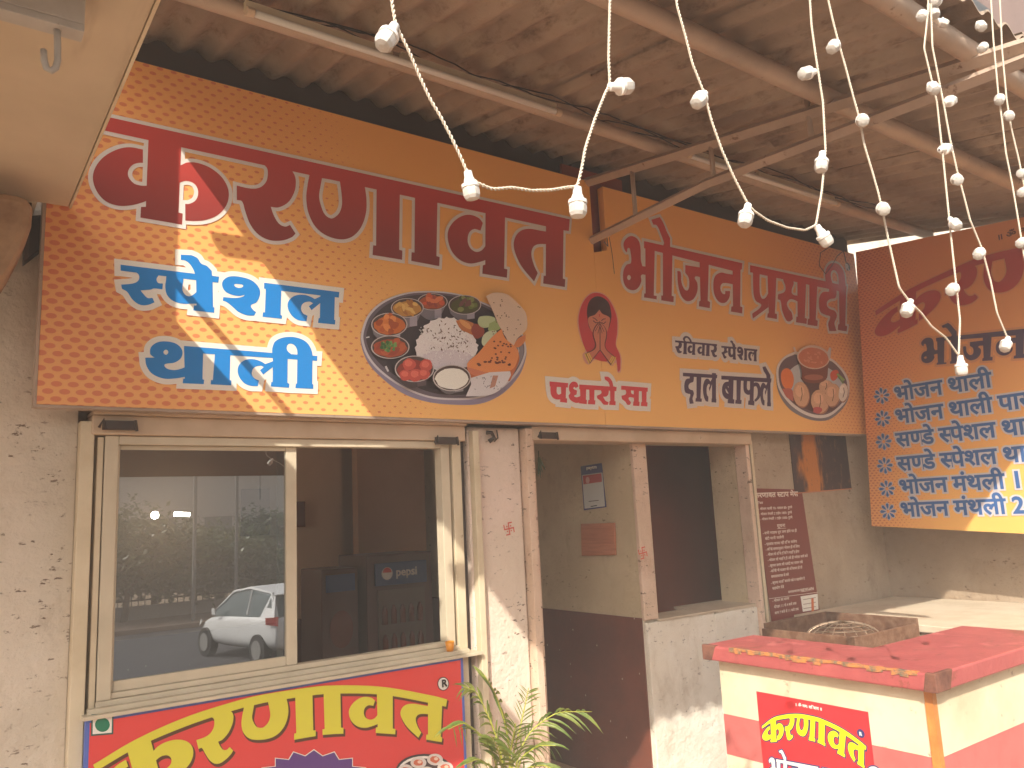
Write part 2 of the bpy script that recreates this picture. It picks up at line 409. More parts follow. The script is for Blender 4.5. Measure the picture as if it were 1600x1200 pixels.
def lettering(parent, name, cs, pl, mat, lay=3, off=0., outl=None, outmat='outline_white', label=None):
    """cs oriented uv contours; ink grown by off; optional outline sheet grown by outl"""
    if outl:
        obj(name+'_outline', print_mesh(MB(), [offset(c, outl) for c in cs], pl, lay-1), outmat, parent)
    return obj(name, print_mesh(MB(), [offset(c, off) for c in cs] if off else cs, pl, lay), mat, parent, label=label)
# small lettering: glyph outlines of the text engine's own fallback font, composed by hand
GC = {}
def glyph(ch):
    if ch in GC: return GC[ch]
    half = ch.startswith('/'); s = ch[-1]
    def mk(body):
        c = D.curves.new('t', 'FONT'); c.body = body; o = D.objects.new('t', c); COL.objects.link(o)
        bpy.context.view_layer.update(); k = o.to_curve(bpy.context.evaluated_depsgraph_get()); out = []
        for sp in k.splines:
            b = sp.bezier_points; n = len(b); pts = []
            for i in range(n):
                p0, h0, h1, p1 = b[i].co, b[i].handle_right, b[(i+1) % n].handle_left, b[(i+1) % n].co
                pts.append((p0.x, p0.y)); st = ((h0-p0).cross(p1-p0)).length+((h1-p0).cross(p1-p0)).length
                if st > 1e-4:
                    for q in (1/3, 2/3):
                        m = (1-q)**3*p0+3*(1-q)**2*q*h0+3*(1-q)*q*q*h1+q**3*p1; pts.append((m.x, m.y))
            out.append(pts)
        D.objects.remove(o); D.curves.remove(c); return out
    cs = mk(s)
    tot = sum(area(c) for c in cs)
    if tot < 0: cs = [c[::-1] for c in cs]
    pr = mk('क'+s+'I'); x = max(p[0] for c in pr for p in c); pr0 = mk('कI'); x0 = max(p[0] for c in pr0 for p in c); adv = x-x0
    cut = None
    if half: mx = max(p[0] for c in cs for p in c); cut = mx-.205; adv -= .19
    GC[ch] = (cs, adv, cut); return GC[ch]
def text_glyphs(text):
    """'/x' marks a half form. Returns (contours, clip x) per glyph in em units and the total advance"""
    out = []; x = 0.; i = 0
    while i < len(text):
        ch = text[i]
        if ch == '/': ch = text[i:i+2]; i += 1
        i += 1
        if ch == ' ': x += .26; continue
        cs, adv, cut = glyph(ch); out.append(([[(p[0]+x, p[1]) for p in c] for c in cs], None if cut is None else cut+x)); x += adv
    return out, x
def text_contours(text):
    g, L = text_glyphs(text); return [c for cs, _ in g for c in cs], L
def row(mb, pl, text, p0, ptop, scale_x=None, pend=None, lay=3, off=0.):
    """text with its baseline starting at photo px p0, headline height at px ptop"""
    u0, z0 = pl.uv(*p0); _, z1 = pl.uv(*ptop); h = (z1-z0)/.622; gs, L = text_glyphs(text)
    sx = (abs(pl.uv(*pend)[0]-u0)/L) if pend else h*(scale_x or 1)
    dr = 1 if pl.ax == 1 else -1; whole = []
    for cs, cut in gs:
        cc = [[(u0+dr*p[0]*sx, z0+p[1]*h) for p in c] for c in cs]
        if dr < 0: cc = [c[::-1] for c in cc]
        cc = [offset(c, off) for c in cc] if off else cc
        if cut is None: whole += cc; continue
        V, T = fill(cc); uc = u0+dr*cut*sx+dr*off
        for t in T:                    # keep the part of each triangle on the near side of the cut
            q = [tuple(V[i]) for i in t]; r = []
            for a_, b_ in zip(q, q[1:]+q[:1]):
                ia = (a_[0]-uc)*dr <= 0; ib = (b_[0]-uc)*dr <= 0
                if ia: r.append(a_)
                if ia != ib: k = (uc-a_[0])/(b_[0]-a_[0]); r.append((uc, a_[1]+(b_[1]-a_[1])*k))
            if len(r) > 2: mb.add([pl.xyz(x, y, lay+.3) for x, y in r], [tuple(range(len(r)))])
    if whole: print_mesh(mb, whole, pl, lay)
    return sx/h

# ------------------------------------------------------------------ traced letter shapes (frames: pixel offset and zoom of the tracing)
FA = (120, 160, 4); FB = (500, 220, 4); FC = (160, 380, 4); FD = (960, 320, 4); FE = (840, 440, 4)
def grp(fr, solids, holes=()): return [(parse(s, fr), False) for s in solids]+[(parse(s, fr), True) for s in holes]
KA = grp(FA, ["448,200 652,250 646,395 634,690 660,697 656,766 396,722 400,655 430,655",
  "412,297 330,283~ 250,297~ 165,345~ 112,415~ 100,485~ 125,560~ 180,620~ 260,648~ 340,645~ 400,630~ 450,612 450,523 400,522~ 355,508~ 322,468~ 320,430~ 345,395~ 378,382~ 412,380",
  "630,400 648,395 690,378~ 750,380~ 830,410~ 900,465~ 940,530~ 948,590~ 930,650~ 880,705~ 810,735~ 740,743~ 676,740 676,636 700,636~ 740,615~ 757,570~ 745,525~ 715,500~ 675,493~ 630,508"])
RA = grp(FA, ["1100,300 1345,350 1345,432 1360,460~ 1367,500~ 1358,560~ 1320,625~ 1260,658~ 1210,655 1230,710~ 1262,760~ 1300,778~ 1330,768 1365,822 1340,845~ 1280,865~ 1200,862~ 1130,825~ 1080,760~ 1050,680~ 1030,620~ 998,612 998,522 1080,540~ 1140,535~ 1180,500~ 1192,450~ 1185,410~ 1150,383~ 1100,372"])
NAB = grp(FB, ["-68,150 278,220 278,290 288,370~ 285,450~ 255,540~ 200,600~ 130,618~ 40,595~ -30,540~ -75,450~ -88,360~ -80,280~ -68,215",
  "352,240 497,270 492,683 512,688 510,745 326,715 330,655 348,657"], ["10,235 122,255 133,340~ 135,400~ 120,450~ 90,480~ 65,487~ 30,465~ 8,420~ -8,350~ 2,280~"])
AAB = grp(FB, ["592,290 732,325 725,722 745,728 742,785 568,752 570,698 588,700"])
VAB = grp(FB, ["1015,515 990,485~ 940,465~ 890,470~ 835,505~ 800,560~ 797,620~ 820,690~ 870,745~ 930,768~ 990,760~ 1050,740 1050,655 1032,658 1005,688~ 970,695~ 935,670~ 920,625~ 930,575~ 960,553~ 1000,563",
  "1032,390 1155,420 1148,800 1168,805 1165,857 1012,832 1015,780 1030,775"])
TAB = grp(FB, ["1430,572 1370,562~ 1310,552~ 1260,560~ 1225,590~ 1208,645~ 1220,710~ 1260,790~ 1335,880 1358,828 1335,780~ 1318,710~ 1330,665~ 1360,648~ 1430,648",
  "1410,470 1520,490 1515,862 1530,868 1527,915 1392,893 1395,845 1408,845"])
BARH = [([(155, 180.5), (889.5, 343), (888, 361.3), (878.8, 360), (852.5, 354), (155, 203)], False)]
HEAD = KA+RA+NAB+AAB+VAB+TAB+BARH
BC = grp(FC, ["114,138 726,212 722,247 640,238 115,172"])
SPE = grp(FC, ["115,165 350,190 350,200 335,225~ 345,250~ 375,255 372,288 320,283~ 300,290 235,295 245,310~ 280,345~ 310,345 322,370 285,385~ 235,385~ 190,355~ 155,305~ 122,285 118,262 190,255~ 225,235~ 228,200~ 200,180~ 115,172",
  "400,180 503,195 503,235 497,290~ 515,325~ 545,335~ 575,318~ 595,300 595,378 560,378~ 500,378~ 440,360~ 402,320~ 393,270~ 398,230~",
  "585,190 685,205 688,400 697,405 695,435 568,420 572,392 588,392",
  "490,75 555,78 590,95~ 615,130~ 650,145~ 680,175 682,215 585,215 570,170~ 545,130~ 515,108~ 490,105"])
SHA = grp(FC, ["748,265~ 755,235~ 790,212~ 850,212~ 930,235~ 975,280~ 982,320~ 960,370~ 925,390~ 940,420~ 957,432 945,453 900,450~ 850,430~ 815,400~ 775,368~ 752,360 755,340 830,345~ 880,335~ 890,322 850,330~ 800,320~ 765,300~",
  "1022,260 1115,270 1110,450 1120,455 1117,472 1000,460 1003,435 1015,435"], ["820,262~ 848,256~ 880,268~ 850,282~"])
LA1 = grp(FC, ["1325,352 1300,338~ 1260,326~ 1205,330~ 1165,360~ 1157,400~ 1180,450~ 1220,480~ 1272,488 1278,455 1250,440~ 1238,410~ 1250,378~ 1290,365~ 1318,377 1290,395 1305,418 1375,360 1375,330",
  "1362,295 1450,305 1445,480 1452,483 1450,508 1347,498 1350,472 1358,470", "1010,250 1477,308 1474,340 1010,285"])
SPESHAL = BC+SPE+SHA+LA1
THALI = grp(FC, ["268,718 330,718 310,705~ 298,690~ 305,650~ 345,622~ 400,617~ 460,632~ 495,670~ 490,715~ 450,745~ 390,755~ 385,770~ 410,790~ 460,795~ 525,775 525,833 450,845~ 380,845~ 310,815~ 275,765~",
  "510,648 627,655 622,852 632,856 630,880 502,875 505,850 515,848", "705,665 797,672 792,858 803,860 802,888 676,882 678,858 690,858",
  "1015,758 990,742~ 940,727~ 885,735~ 850,770~ 848,820~ 880,870~ 920,890~ 968,893 975,860 945,845~ 930,815~ 945,778~ 985,765~ 1010,775 985,795 1003,820 1080,760 1080,735",
  "1065,695 1155,700 1153,875 1165,880 1163,903 1052,895 1055,870 1063,870", "1218,700 1310,705 1308,882 1315,885 1314,910 1205,905 1208,880 1215,880",
  "1060,692 1062,655~ 1080,615~ 1130,592~ 1200,590~ 1265,615~ 1300,660~ 1312,712 1218,712 1215,665~ 1195,635~ 1165,628~ 1150,645~ 1152,672~ 1180,698",
  "510,645 1060,688 1340,707 1338,735 510,682"], ["378,682~ 395,665~ 412,682~ 395,700~"])
BHO = grp(FD, ["60,280~ 55,240~ 80,205~ 110,197~ 145,220~ 160,270~ 163,350~ 172,385 200,388 200,440 165,440~ 165,480~ 140,525~ 105,535~ 70,515~ 52,470~ 55,410~ 75,375~ 100,365~ 98,300~ 85,270~ 75,300",
  "190,235 250,250 243,568 262,572 260,592 182,580 184,555 192,555", "300,260 360,275 355,570 368,574 366,610 290,598 290,568 300,568",
  "228,95 280,78 300,110~ 325,170~ 345,210 345,262 355,300 290,290 308,240 290,190~ 262,130~ 240,125"], ["76,455~ 88,440~ 100,455~ 88,472~"])
JA = grp(FD, ["440,378 540,394 540,455 500,452~ 515,490~ 515,540~ 490,590~ 450,603~ 415,570~ 395,500~ 390,415 410,420~ 415,480~ 435,530~ 455,535~ 465,500~ 460,455~ 440,425",
  "528,320 588,335 580,600 595,610 593,647 525,635 527,605 535,600"])
NA = grp(FD, ["750,440 700,432~ 660,425~ 625,450~ 615,510~ 625,570~ 655,610~ 690,612~ 715,580~ 720,540 690,540 685,560~ 665,545~ 660,510~ 678,490~ 750,500",
  "735,365 785,378 783,635 797,642 795,680 725,668 728,638 738,635"])
BARD1 = grp(FD, ["182,228 797,366 793,405 740,415 182,272"])
PRA = grp(FD, ["862,400 905,410 905,540~ 918,585~ 938,585~ 958,555 960,640 862,712 858,682 915,630~ 880,600~ 866,550~", "953,420 1010,435 1000,680 1013,683 1012,715 952,705 955,680 962,678"])
SAD = grp(FD, ["1000,450 1050,460 1055,480~ 1066,510~ 1060,545~ 1020,560 1018,590 1035,600~ 1045,660~ 1070,720~ 1090,730~ 1112,715 1105,675~ 1085,650~ 1075,615~ 1100,590~ 1155,612 1155,572 1110,560~ 1105,530~ 1118,490~ 1110,470",
  "1140,470 1195,482 1187,708 1200,712 1198,745 1132,735 1134,700 1142,700"])
AAD = grp(FD, ["1215,490 1265,500 1255,720 1268,725 1265,760 1203,750 1206,715 1215,712"])
DAD = grp(FD, ["1340,500 1385,515 1380,580~ 1345,590~ 1325,610~ 1330,640~ 1350,655~ 1375,665~ 1387,695~ 1372,740~ 1378,765~ 1385,790 1340,790 1333,745~ 1345,700~ 1320,690~ 1285,670~ 1275,620~ 1280,575~ 1300,547~ 1338,545"])
IID = grp(FD, ["1400,495 1445,512 1440,755 1452,760 1448,792 1393,783 1395,750 1403,745",
  "1318,490 1315,430~ 1330,385~ 1360,365~ 1400,375~ 1430,420~ 1440,480~ 1445,525 1400,515 1395,440~ 1375,410~ 1355,415~ 1350,450~ 1362,500"])
BARD2 = grp(FD, ["845,378 1320,480 1448,510 1445,550 845,422"])
BHOJAN = BHO+JA+NA+BARD1; PRASADI = PRA+SAD+AAD+DAD+IID+BARD2
PADHARO = grp(FE, ["72,626 187,636 185,662 74,655", "80,640 118,645 115,690~ 127,708~ 148,700 150,735 110,735~ 85,715~ 78,680~", "143,635 175,638 172,730 180,732 180,757 138,752 140,730 146,730",
  "195,680~ 195,650~ 215,628~ 240,632~ 252,655 235,665 226,658~ 220,670~ 242,682 240,705 224,715~ 240,725~ 270,715 270,750 240,758~ 205,742~ 192,715~ 202,697~",
  "262,648 300,650 298,740 305,742 303,766 256,760 258,738 265,738", "258,645 490,660 488,684 258,672", "320,655 352,657 350,742 357,745 355,768 312,765 315,742 322,742",
  "365,668 435,668 441,690~ 430,715~ 405,720 420,745~ 440,755 435,770 410,768~ 390,745~ 370,730 368,715 395,700~ 392,680~", "450,655 478,657 477,748 484,750 483,772 445,770 447,748 452,748",
  "415,595 440,598~ 462,625~ 470,660 450,662 440,630~ 418,612"])
SAA = grp(FE, ["520,652 685,665 684,688 520,675", "530,665 580,670 583,700~ 605,708 605,728 570,722~ 565,735~ 580,755 575,768 560,770~ 545,750~ 525,735 522,715 548,705~ 548,680~",
  "598,660 630,663 628,752 634,754 632,778 594,775 596,752 600,750", "648,665 678,667 676,755 683,757 682,780 643,777 645,755 650,753"])
BAPH = grp(FE, ["905,570 1120,583 1118,605 905,592", "1145,588 1458,606 1456,632 1145,612",
  
  "990,590 1020,592 1015,730 1023,733 1022,752 983,750 985,730 990,728",
  
  "1195,625 1165,632~ 1150,665~ 1155,710~ 1180,735~ 1200,728 1200,700 1180,698~ 1172,670~ 1195,650", "1168,660 1180,650 1205,690 1192,702", "1190,600 1222,602 1218,735 1226,738 1225,764 1184,760 1186,737 1190,735",
  "1240,602 1268,604 1264,740 1272,742 1270,766 1232,763 1234,740 1240,740",
  "1285,605 1308,607 1305,665~ 1315,680~ 1328,670 1328,705 1310,708~ 1288,690~ 1283,650~", "1325,606 1350,608 1346,745 1352,748 1350,775 1312,770 1314,745 1322,743",
  "1345,660 1362,655~ 1372,680~ 1368,720~ 1350,742 1360,752 1385,725~ 1392,680~ 1380,640~ 1360,630~ 1345,638",
  "1402,535 1420,530 1440,565~ 1452,585 1452,620 1428,620 1425,585~ 1410,560~"])
RAVI_V = VAB+AAB
def circ(cx, cy, r, n=18, ry=None): return [(cx+r*math.cos(2*math.pi*i/n), cy+(ry or r)*math.sin(2*math.pi*i/n)) for i in range(n)]

# warp of the headline word onto an arch given by stations (u, top px, bottom px)
def arch(stations, fr):
    ox, oy, k = fr; us = [s[0] for s in stations]
    T = np.array([(ox+s[1][0]/k, oy+s[1][1]/k) for s in stations]); B = np.array([(ox+s[2][0]/k, oy+s[2][1]/k) for s in stations])
    def spl(u, A):
        n = len(us); i = max(0, min(n-2, int(np.searchsorted(us, u))-1)); h = us[i+1]-us[i]; t = (u-us[i])/h
        m = lambda j: (A[min(j+1, n-1)]-A[max(j-1, 0)])/(us[min(j+1, n-1)]-us[max(j-1, 0)])
        return (2*t**3-3*t*t+1)*A[i]+(t**3-2*t*t+t)*h*m(i)+(-2*t**3+3*t*t)*A[i+1]+(t**3-t*t)*h*m(i+1)
    def f(p):
        x, y = p; u = (x-155)/734.5; yt = 180.5+(x-155)*.2212; yb = 340.5+(x-219)*.1634; v = (y-yt)/(yb-yt)
        return tuple(spl(u, T)*(1-v)+spl(u, B)*v)
    out = []
    for c, h in HEAD:
        d = []
        for i, p in enumerate(c):
            q = c[(i+1) % len(c)]; L = math.hypot(q[0]-p[0], q[1]-p[1]); n = max(1, int(L/22))
            d += [f((p[0]+(q[0]-p[0])*j/n, p[1]+(q[1]-p[1])*j/n)) for j in range(n)]
        out.append((d, h))
    return out
AR_RIGHT = [(0, (140, 830), (170, 1065)), (.137, (392, 668), (400, 968)), (.275, (640, 548), (660, 826)), (.417, (930, 420), (945, 760)), (.493, (1100, 372), (1112, 738)), (.568, (1300, 328), (1310, 695)),
            (.65, (1480, 300), (1490, 670)), (.76, (1780, 290), (1790, 660)), (.88, (2180, 320), (2190, 720)), (1, (2600, 400), (2610, 820))]
AR_BOARD = [(0, (110, 520), (170, 690)), (.136, (270, 425), (330, 605)), (.275, (455, 342), (510, 545)), (.417, (640, 282), (640, 490)), (.493, (745, 256), (755, 452)), (.613, (905, 231), (912, 420)),
            (.693, (1010, 220), (1018, 406)), (.84, (1210, 226), (1215, 401)), (.968, (1405, 261), (1405, 431)), (1, (1450, 273), (1440, 437))]
AR_POST = [(0, (318, 672), (328, 752)), (.136, (372, 632), (378, 750)), (.275, (425, 617), (425, 744)), (.417, (480, 612), (470, 738)), (.493, (515, 614), (512, 738)), (.613, (568, 624), (562, 745)),
           (.693, (610, 636), (610, 762)), (.84, (715, 686), (705, 815)), (.968, (805, 750), (805, 868)), (1, (830, 772), (828, 885))]

# ------------------------------------------------------------------ ground
box('forecourt_floor', (-9, -5.6, -1.2), (14, 6, 0), 'ground_tiles', kind='structure')
obj('street', MB().quad((-60, -22, -1.15), (60, -22, -1.15), (60, -5.6, -1.15), (-60, -5.6, -1.15)), 'asphalt', kind='structure')
obj('ground', MB().quad((-900, -900, -1.17), (900, -900, -1.17), (900, 900, -1.17), (-900, 900, -1.17)), 'earth', kind='structure')
box('pavement', (-60, -24.5, -1.169), (60, -22.005, -1.02), 'ground_tiles', kind='structure')

# ------------------------------------------------------------------ the shop building
WY = .15
B = thing('shop_building', (3, 1.5, 0), 'cream plastered shop front with window, doorway and maroon dado below the orange signboards', 'building')
box('wall', (-3.5, WY, 0), (.46, .45, 3.78), 'plaster_outer', B, label='rough chipped plaster wall left of the window')
box('wall', (.46, WY+.06, 2.09), (4.62, .45, 3.78), 'plaster_back', B, label='wall behind the signboard')
gx = at(886, 268, 1, .16)[0]
obj('eave_closure', MB().box((-.2, .151, 3.66), (gx-.035, .2, 3.86)).box((gx+.035, .151, 3.66), (6.2, .2, 3.86)), 'eave_dark', B)
box('wall', (4.62, WY, 0), (6.22, .45, 3.50), 'plaster_back', B, label='wall right of the doorway carrying the maroon notice')
box('wall', (.46, WY+.04, 0), (2.26, .40, .985), 'plaster_outer', B, label='wall below the window')
box('wall', (6.22, -3.2, 0), (6.4, .45, 3.40), 'plaster_back', B, label='shaded side wall behind the menu board')
pl_ = MB(); pl_.prism([(2.262, .10, 0), (2.262, .10, 2.125), (2.60, .10, 2.125), (2.60, .10, 0)], (0, .34, 0))
obj('pillar', pl_, 'plaster_pillar', B, bevel=.012)
# window surround: rolling shutter guides and box
obj('shutter_guide', MB().box((.462, .085, 0), (.512, .20, 2.10)).box((.526, .10, 0), (.548, .185, 2.04)), 'cream_metal', B, bevel=.003)
obj('shutter_guide', MB().box((2.268, .055, 0), (2.305, .098, 2.10)).box((2.163, .095, 0), (2.215, .2, 2.06)), 'cream_metal', B, bevel=.003)
box('shutter_gap', (2.216, .14, 0), (2.258, .2, 2.08), 'black_steel', B)
obj('shutter_box', MB().box((.50, .075, 2.047), (2.235, .25, 2.125)).box((.50, .06, 2.1255), (2.24, .25, 2.142)), 'shutter_metal', B, bevel=.006)
obj('shutter_box', MB().box((2.66, .06, 2.058), (4.55, .25, 2.135)), 'shutter_metal', B, bevel=.006)
for (px_, py_) in ((180, 662), (690, 686), (848, 678)):
    c = at(px_+6, py_+3, 1, .07); lb = MB().box((c[0]-.06, .052, c[2]-.018), (c[0]+.06, .0745, c[2]+.018)).tube([(c[0]-.075, .048, c[2]-.012), (c[0]-.06, .045, c[2]+.022), (c[0]-.055, .045, c[2]-.02)], .006, 6)
    lb.tube([(c[0]+.055, .045, c[2]+.02), (c[0]+.062, .045, c[2]-.024)], .006, 6); obj('shutter_lock', lb, 'black_steel', B)
obj('shutter_guide', MB().box((2.608, .05, 0), (2.652, .20, 2.12)).box((2.655, .10, 0), (2.70, .2, 2.06)), 'jamb_paint', B, bevel=.003)
obj('shutter_guide', MB().box((4.53, .10, 0), (4.565, .2, 2.06)), 'jamb_paint', B, bevel=.003)
obj('shutter_gap', MB().box((4.568, .13, 0), (4.600, .2, 2.09)), 'black_steel', B)
obj('shutter_guide', MB().box((4.603, .12, 0), (4.632, .148, 2.09)), 'cream_metal', B, bevel=.003)
tb = MB(); tb.tube([at(760, 676, 1, .09), at(768, 676, 1, .07), at(772, 684, 1, .07), at(764, 690, 1, .085)], .012, 6); tb.tube([at(776, 672, 1, .09), at(778, 684, 1, .08), at(772, 690, 1, .08)], .004, 5); obj('old_bracket', tb, 'black_steel', B)
# sliding window
W = obj('window', MB().box((.55, .09, 1.0), (2.16, .17, 1.035)), 'window_metal', B, bevel=.003, label='aluminium sliding window, left pane shut and right side open')
fr_ = MB()
fr_.box((.552, .095, 1.036), (.602, .16, 2.045)).box((2.095, .095, 1.036), (2.145, .16, 2.045)).box((.603, .095, 2.01), (2.094, .16, 2.045)).box((.603, .105, 1.0365), (2.094, .155, 1.058))
obj('frame', fr_, 'window_metal', W, bevel=.003)
sf = MB().box((.575, .118, 1.059), (.612, .142, 2.009)).box((1.296, .116, 1.059), (1.345, .144, 2.009)).box((.613, .119, 1.059), (1.295, .141, 1.098)).box((.613, .119, 1.992), (1.295, .141, 2.009))
obj('sash', sf, 'window_metal', W, bevel=.002)
obj('sash', MB().box((1.268, .146, 1.059), (1.292, .160, 2.009)), 'window_metal', W)
obj('pane', MB().quad((.60, .13, 1.09), (1.30, .13, 1.09), (1.30, .13, 2.0), (.60, .13, 2.0)), 'window_glass', W, label='closed pane mirroring trees and a white car')
obj('sill', MB().box((.50, .03, .985), (2.262, .21, .999)).box((.52, .055, .9995), (2.20, .089, 1.018)), 'window_metal', W, bevel=.002)
# room behind the window and the lobby
for nm, a, b, m in (('room_floor', (.1, .46, .02), (3.42, 3.0, .06), 'room_floor'), ('room_ceiling', (.1, .46, 2.75), (6.2, 3.0, 2.85), 'room_ceiling'), ('room_wall', (.0, .46, .06), (.1, 3.0, 2.75), 'room_wall'),
                    ('room_wall', (.1, 2.9, .061), (2.80, 3.0, 2.749), 'room_wall'), ('room_dado', (.101, 2.88, .06), (2.80, 2.899, .93), 'brown_dado'),
                    ('room_wall', (2.80, 2.6, .061), (3.42, 2.7, 2.749), 'room_brown'), ('room_dado', (2.801, 2.58, .06), (3.41, 2.599, .93), 'brown_dado')):
    box(nm, a, b, m, B)
# partition between doorway lobby and right room, with dado
box('partition_wall', (3.50, .165, 1.0), (3.60, 3.0, 2.749), 'plaster_inner', B, label='beige partition side wall seen through the doorway')
box('partition_wall', (3.502, .165, 0), (3.60, 3.0, .9995), 'plaster_low', B)
box('dado', (3.494, .172, 0), (3.5015, 3.0, 1.012), 'brown_dado', B, label='speckled maroon dado in the doorway')
box('partition_post', (3.488, .135, 1.0), (3.604, .164, 2.057), 'jamb_paint', B, bevel=.006)
lw = MB().prism([(3.50, .13, 0), (3.50, .13, .985), (4.10, .13, .985), (4.10, .13, 0)], (0, .03, 0)); lw.box((3.605, .1605, 0), (4.565, .27, .976)); lw.box((4.102, .13, 0), (4.528, .16, .976))
obj('low_wall', lw, 'plaster_low', B, bevel=.004, label='white low wall below the dark hatch')
obj('hatch_sill', MB().box((3.595, .120, .986), (4.12, .34, 1.0)).box((4.121, .14, .977), (4.60, .50, .996)), 'platform_top', B, bevel=.003)
box('reveal_wall', (4.535, .205, .997), (4.62, .43, 2.12), 'plaster_inner', B)
for a, b in (((3.601, 1.0, 0), (6.1, 1.1, 2.749)), ((6.1, .451, 0), (6.2, 1.1, 2.749)), ((3.601, .451, 0), (6.1, .999, .05))): box('dark_room_wall', a, b, 'dark_room', B)
box('lobby_wall', (2.28, .46, .06), (2.34, .47, 2.749), 'dark_room', B)
box('flat_ceiling', (-3.5, .451, 2.86), (6.3, 3.2, 2.95), 'room_ceiling', B)
box('back_wall', (-.1, 3.001, 0), (6.3, 3.2, 2.86), 'room_wall', B)

NB = thing('neighbour_building', (10, 4, 0), 'two tone neighbouring building glimpsed in the gaps beyond the roof edge', 'building')
box('lower_wall', (6.9, .6, 0), (16, 7, 5.2), 'plaster_low', NB); box('upper_wall', (6.85, .5, 5.201), (16, 7, 11), 'maroon_wall', NB)
for k in range(4): box('window', (7.6+k*2.1, .44, 6.4), (8.7+k*2.1, .499, 7.8), 'window_dark', NB)

# painted emblems on wall
def swas(px_, py_, r, pl, par):
    u, z = pl.uv(px_, py_); m = MB(); s = r
    bars = []
    for k in range(4):
        a = k*math.pi/2+math.radians(8); R_ = lambda x, y: (u+(x*math.cos(a)-y*math.sin(a)), z+(x*math.sin(a)+y*math.cos(a)))
        bars.append([R_(0, -.1*s), R_(s*.8, -.1*s), R_(s*.8, -.75*s), R_(s, -.75*s), R_(s, .1*s), R_(0, .1*s)]); bars.append([R_(.28*s, .28*s), R_(.5*s, .28*s), R_(.5*s, .5*s), R_(.28*s, .5*s)])
    print_mesh(m, [orient(c, 1) for c in bars], pl, 2); return obj('painted_emblem', m, 'swastik', par)
PILL = Plane(1, .10, -1); swas(795, 826, .033, PILL, B); POSTP = Plane(1, .135, -1); swas(1004, 864, .035, POSTP, B)

# ------------------------------------------------------------------ main signboard
PM = Plane(1, 0, -1)
def quadpts(pts, pl): return [pl.uv(*p) for p in pts]
S = thing('main_signboard', (3, 0, 2.14), 'long orange signboard with huge dark red lettering above the window and doorway', 'signboard')
def panel(nm, pts, pl, th, mat, par, edge=None):
    q = quadpts(pts, pl); m = MB(); d = [0, 0, 0]; d[pl.ax] = -pl.side*th
    m.prism([pl.xyz(a, b, 0) for a, b in q], d); return obj(nm, m, mat, par)
tl, tr, bl, br = PM.uv(207, 95), PM.uv(930, 285), PM.uv(57, 633), PM.uv(1345, 675)
zt = 3.632; zb = 2.148
m = MB(); m.prism([(.302, 0, zb), (3.152, 0, zb), (3.152, 0, 3.20), (3.152, 0, zt+.01), (.302, 0, zt)], (0, .05, 0)); obj('panel', m, 'sign_print_main', S, label='left panel with yellow ground and red dots')
m = MB(); m.prism([(3.154, 0, zb), (6.02, 0, zb), (6.02, 0, zt), (3.262, 0, zt), (3.262, 0, 3.22), (3.154, 0, 3.19)], (0, .05, 0)); obj('panel', m, 'sign_print_main', S, label='right panel with yellow ground')
m = MB().box((.300, .001, zb-.012), (5.9, .06, zb-.001)); m.box((.29, -.003, zb-.01), (.301, .05, zt)); obj('frame', m, 'pipe_paint', S)
box('backing', (3.0, .07, 3.1), (3.5, .09, 3.75), 'dark_room', S)
hl = to_plane(HEAD, PM)
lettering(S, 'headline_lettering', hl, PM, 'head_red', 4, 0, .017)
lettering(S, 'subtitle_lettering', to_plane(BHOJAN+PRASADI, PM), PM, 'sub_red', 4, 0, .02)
lettering(S, 'blue_lettering', to_plane(SPESHAL, PM), PM, 'word_blue', 4, .001, .024, 'print_white')
lettering(S, 'blue_lettering', to_plane(THALI, PM), PM, 'word_blue', 4, .001, .024, 'print_white')
lettering(S, 'red_lettering', to_plane(PADHARO+SAA, PM), PM, 'word_red', 4, .001, .03, 'print_white')

# "ravivar speshal" from the same letter shapes
def E_(x, y): return (840+x/4, 440+y/4)
def re_use(shape, fr, src, dst, spl=PM, dpl=PM):
    f = affine3([spl.uv(fr[0]+a/fr[2], fr[1]+b/fr[2]) for a, b in src], [dpl.uv(*p) for p in dst])
    flip = -1 if (dpl.ax == 0) else 1
    return [orient([f(spl.uv(*p)) for p in c], -1 if h else 1) for c, h in shape]
la_ = [(1157, 300), (1450, 330), (1450, 508)]
lab_ = re_use(DAD, FD, [(1275, 510), (1387, 530), (1385, 790)], [E_(914, 588), E_(974, 592), E_(972, 762)])+re_use(LA1[:2], FC, la_, [E_(1030, 592), E_(1112, 596), E_(1113, 757)])+re_use(LA1[:2], FC, la_, [E_(1386, 618), E_(1452, 622), E_(1455, 781)])
lettering(S, 'purple_lettering', to_plane(BAPH, PM)+lab_, PM, 'word_purple', 4, .0, .028)
rs = re_use(SPESHAL, FC, [(114, 138), (1477, 308), (1450, 508)], [E_(1145, 402), E_(1370, 425), E_(1366, 500)])
rs += re_use(RA, FA, [(998, 290), (1360, 360), (1280, 865)], [E_(858, 371), E_(898, 374), E_(889, 448)])
rs += re_use(VAB, FB, [(797, 330), (1168, 405), (1165, 857)], [E_(934, 380), E_(984, 384), E_(982, 460)])
rs += re_use(AAB, FB, [(592, 280), (745, 320), (742, 785)], [E_(910, 374), E_(932, 376), E_(930, 455)])
rs += re_use(VAB, FB, [(797, 330), (1168, 405), (1165, 857)], [E_(996, 388), E_(1044, 391), E_(1042, 464)])
rs += re_use(AAB, FB, [(592, 280), (745, 320), (742, 785)], [E_(1052, 390), E_(1074, 392), E_(1072, 467)])
rs += re_use(RA, FA, [(998, 290), (1360, 360), (1280, 865)], [E_(1079, 394), E_(1116, 397), E_(1110, 473)])
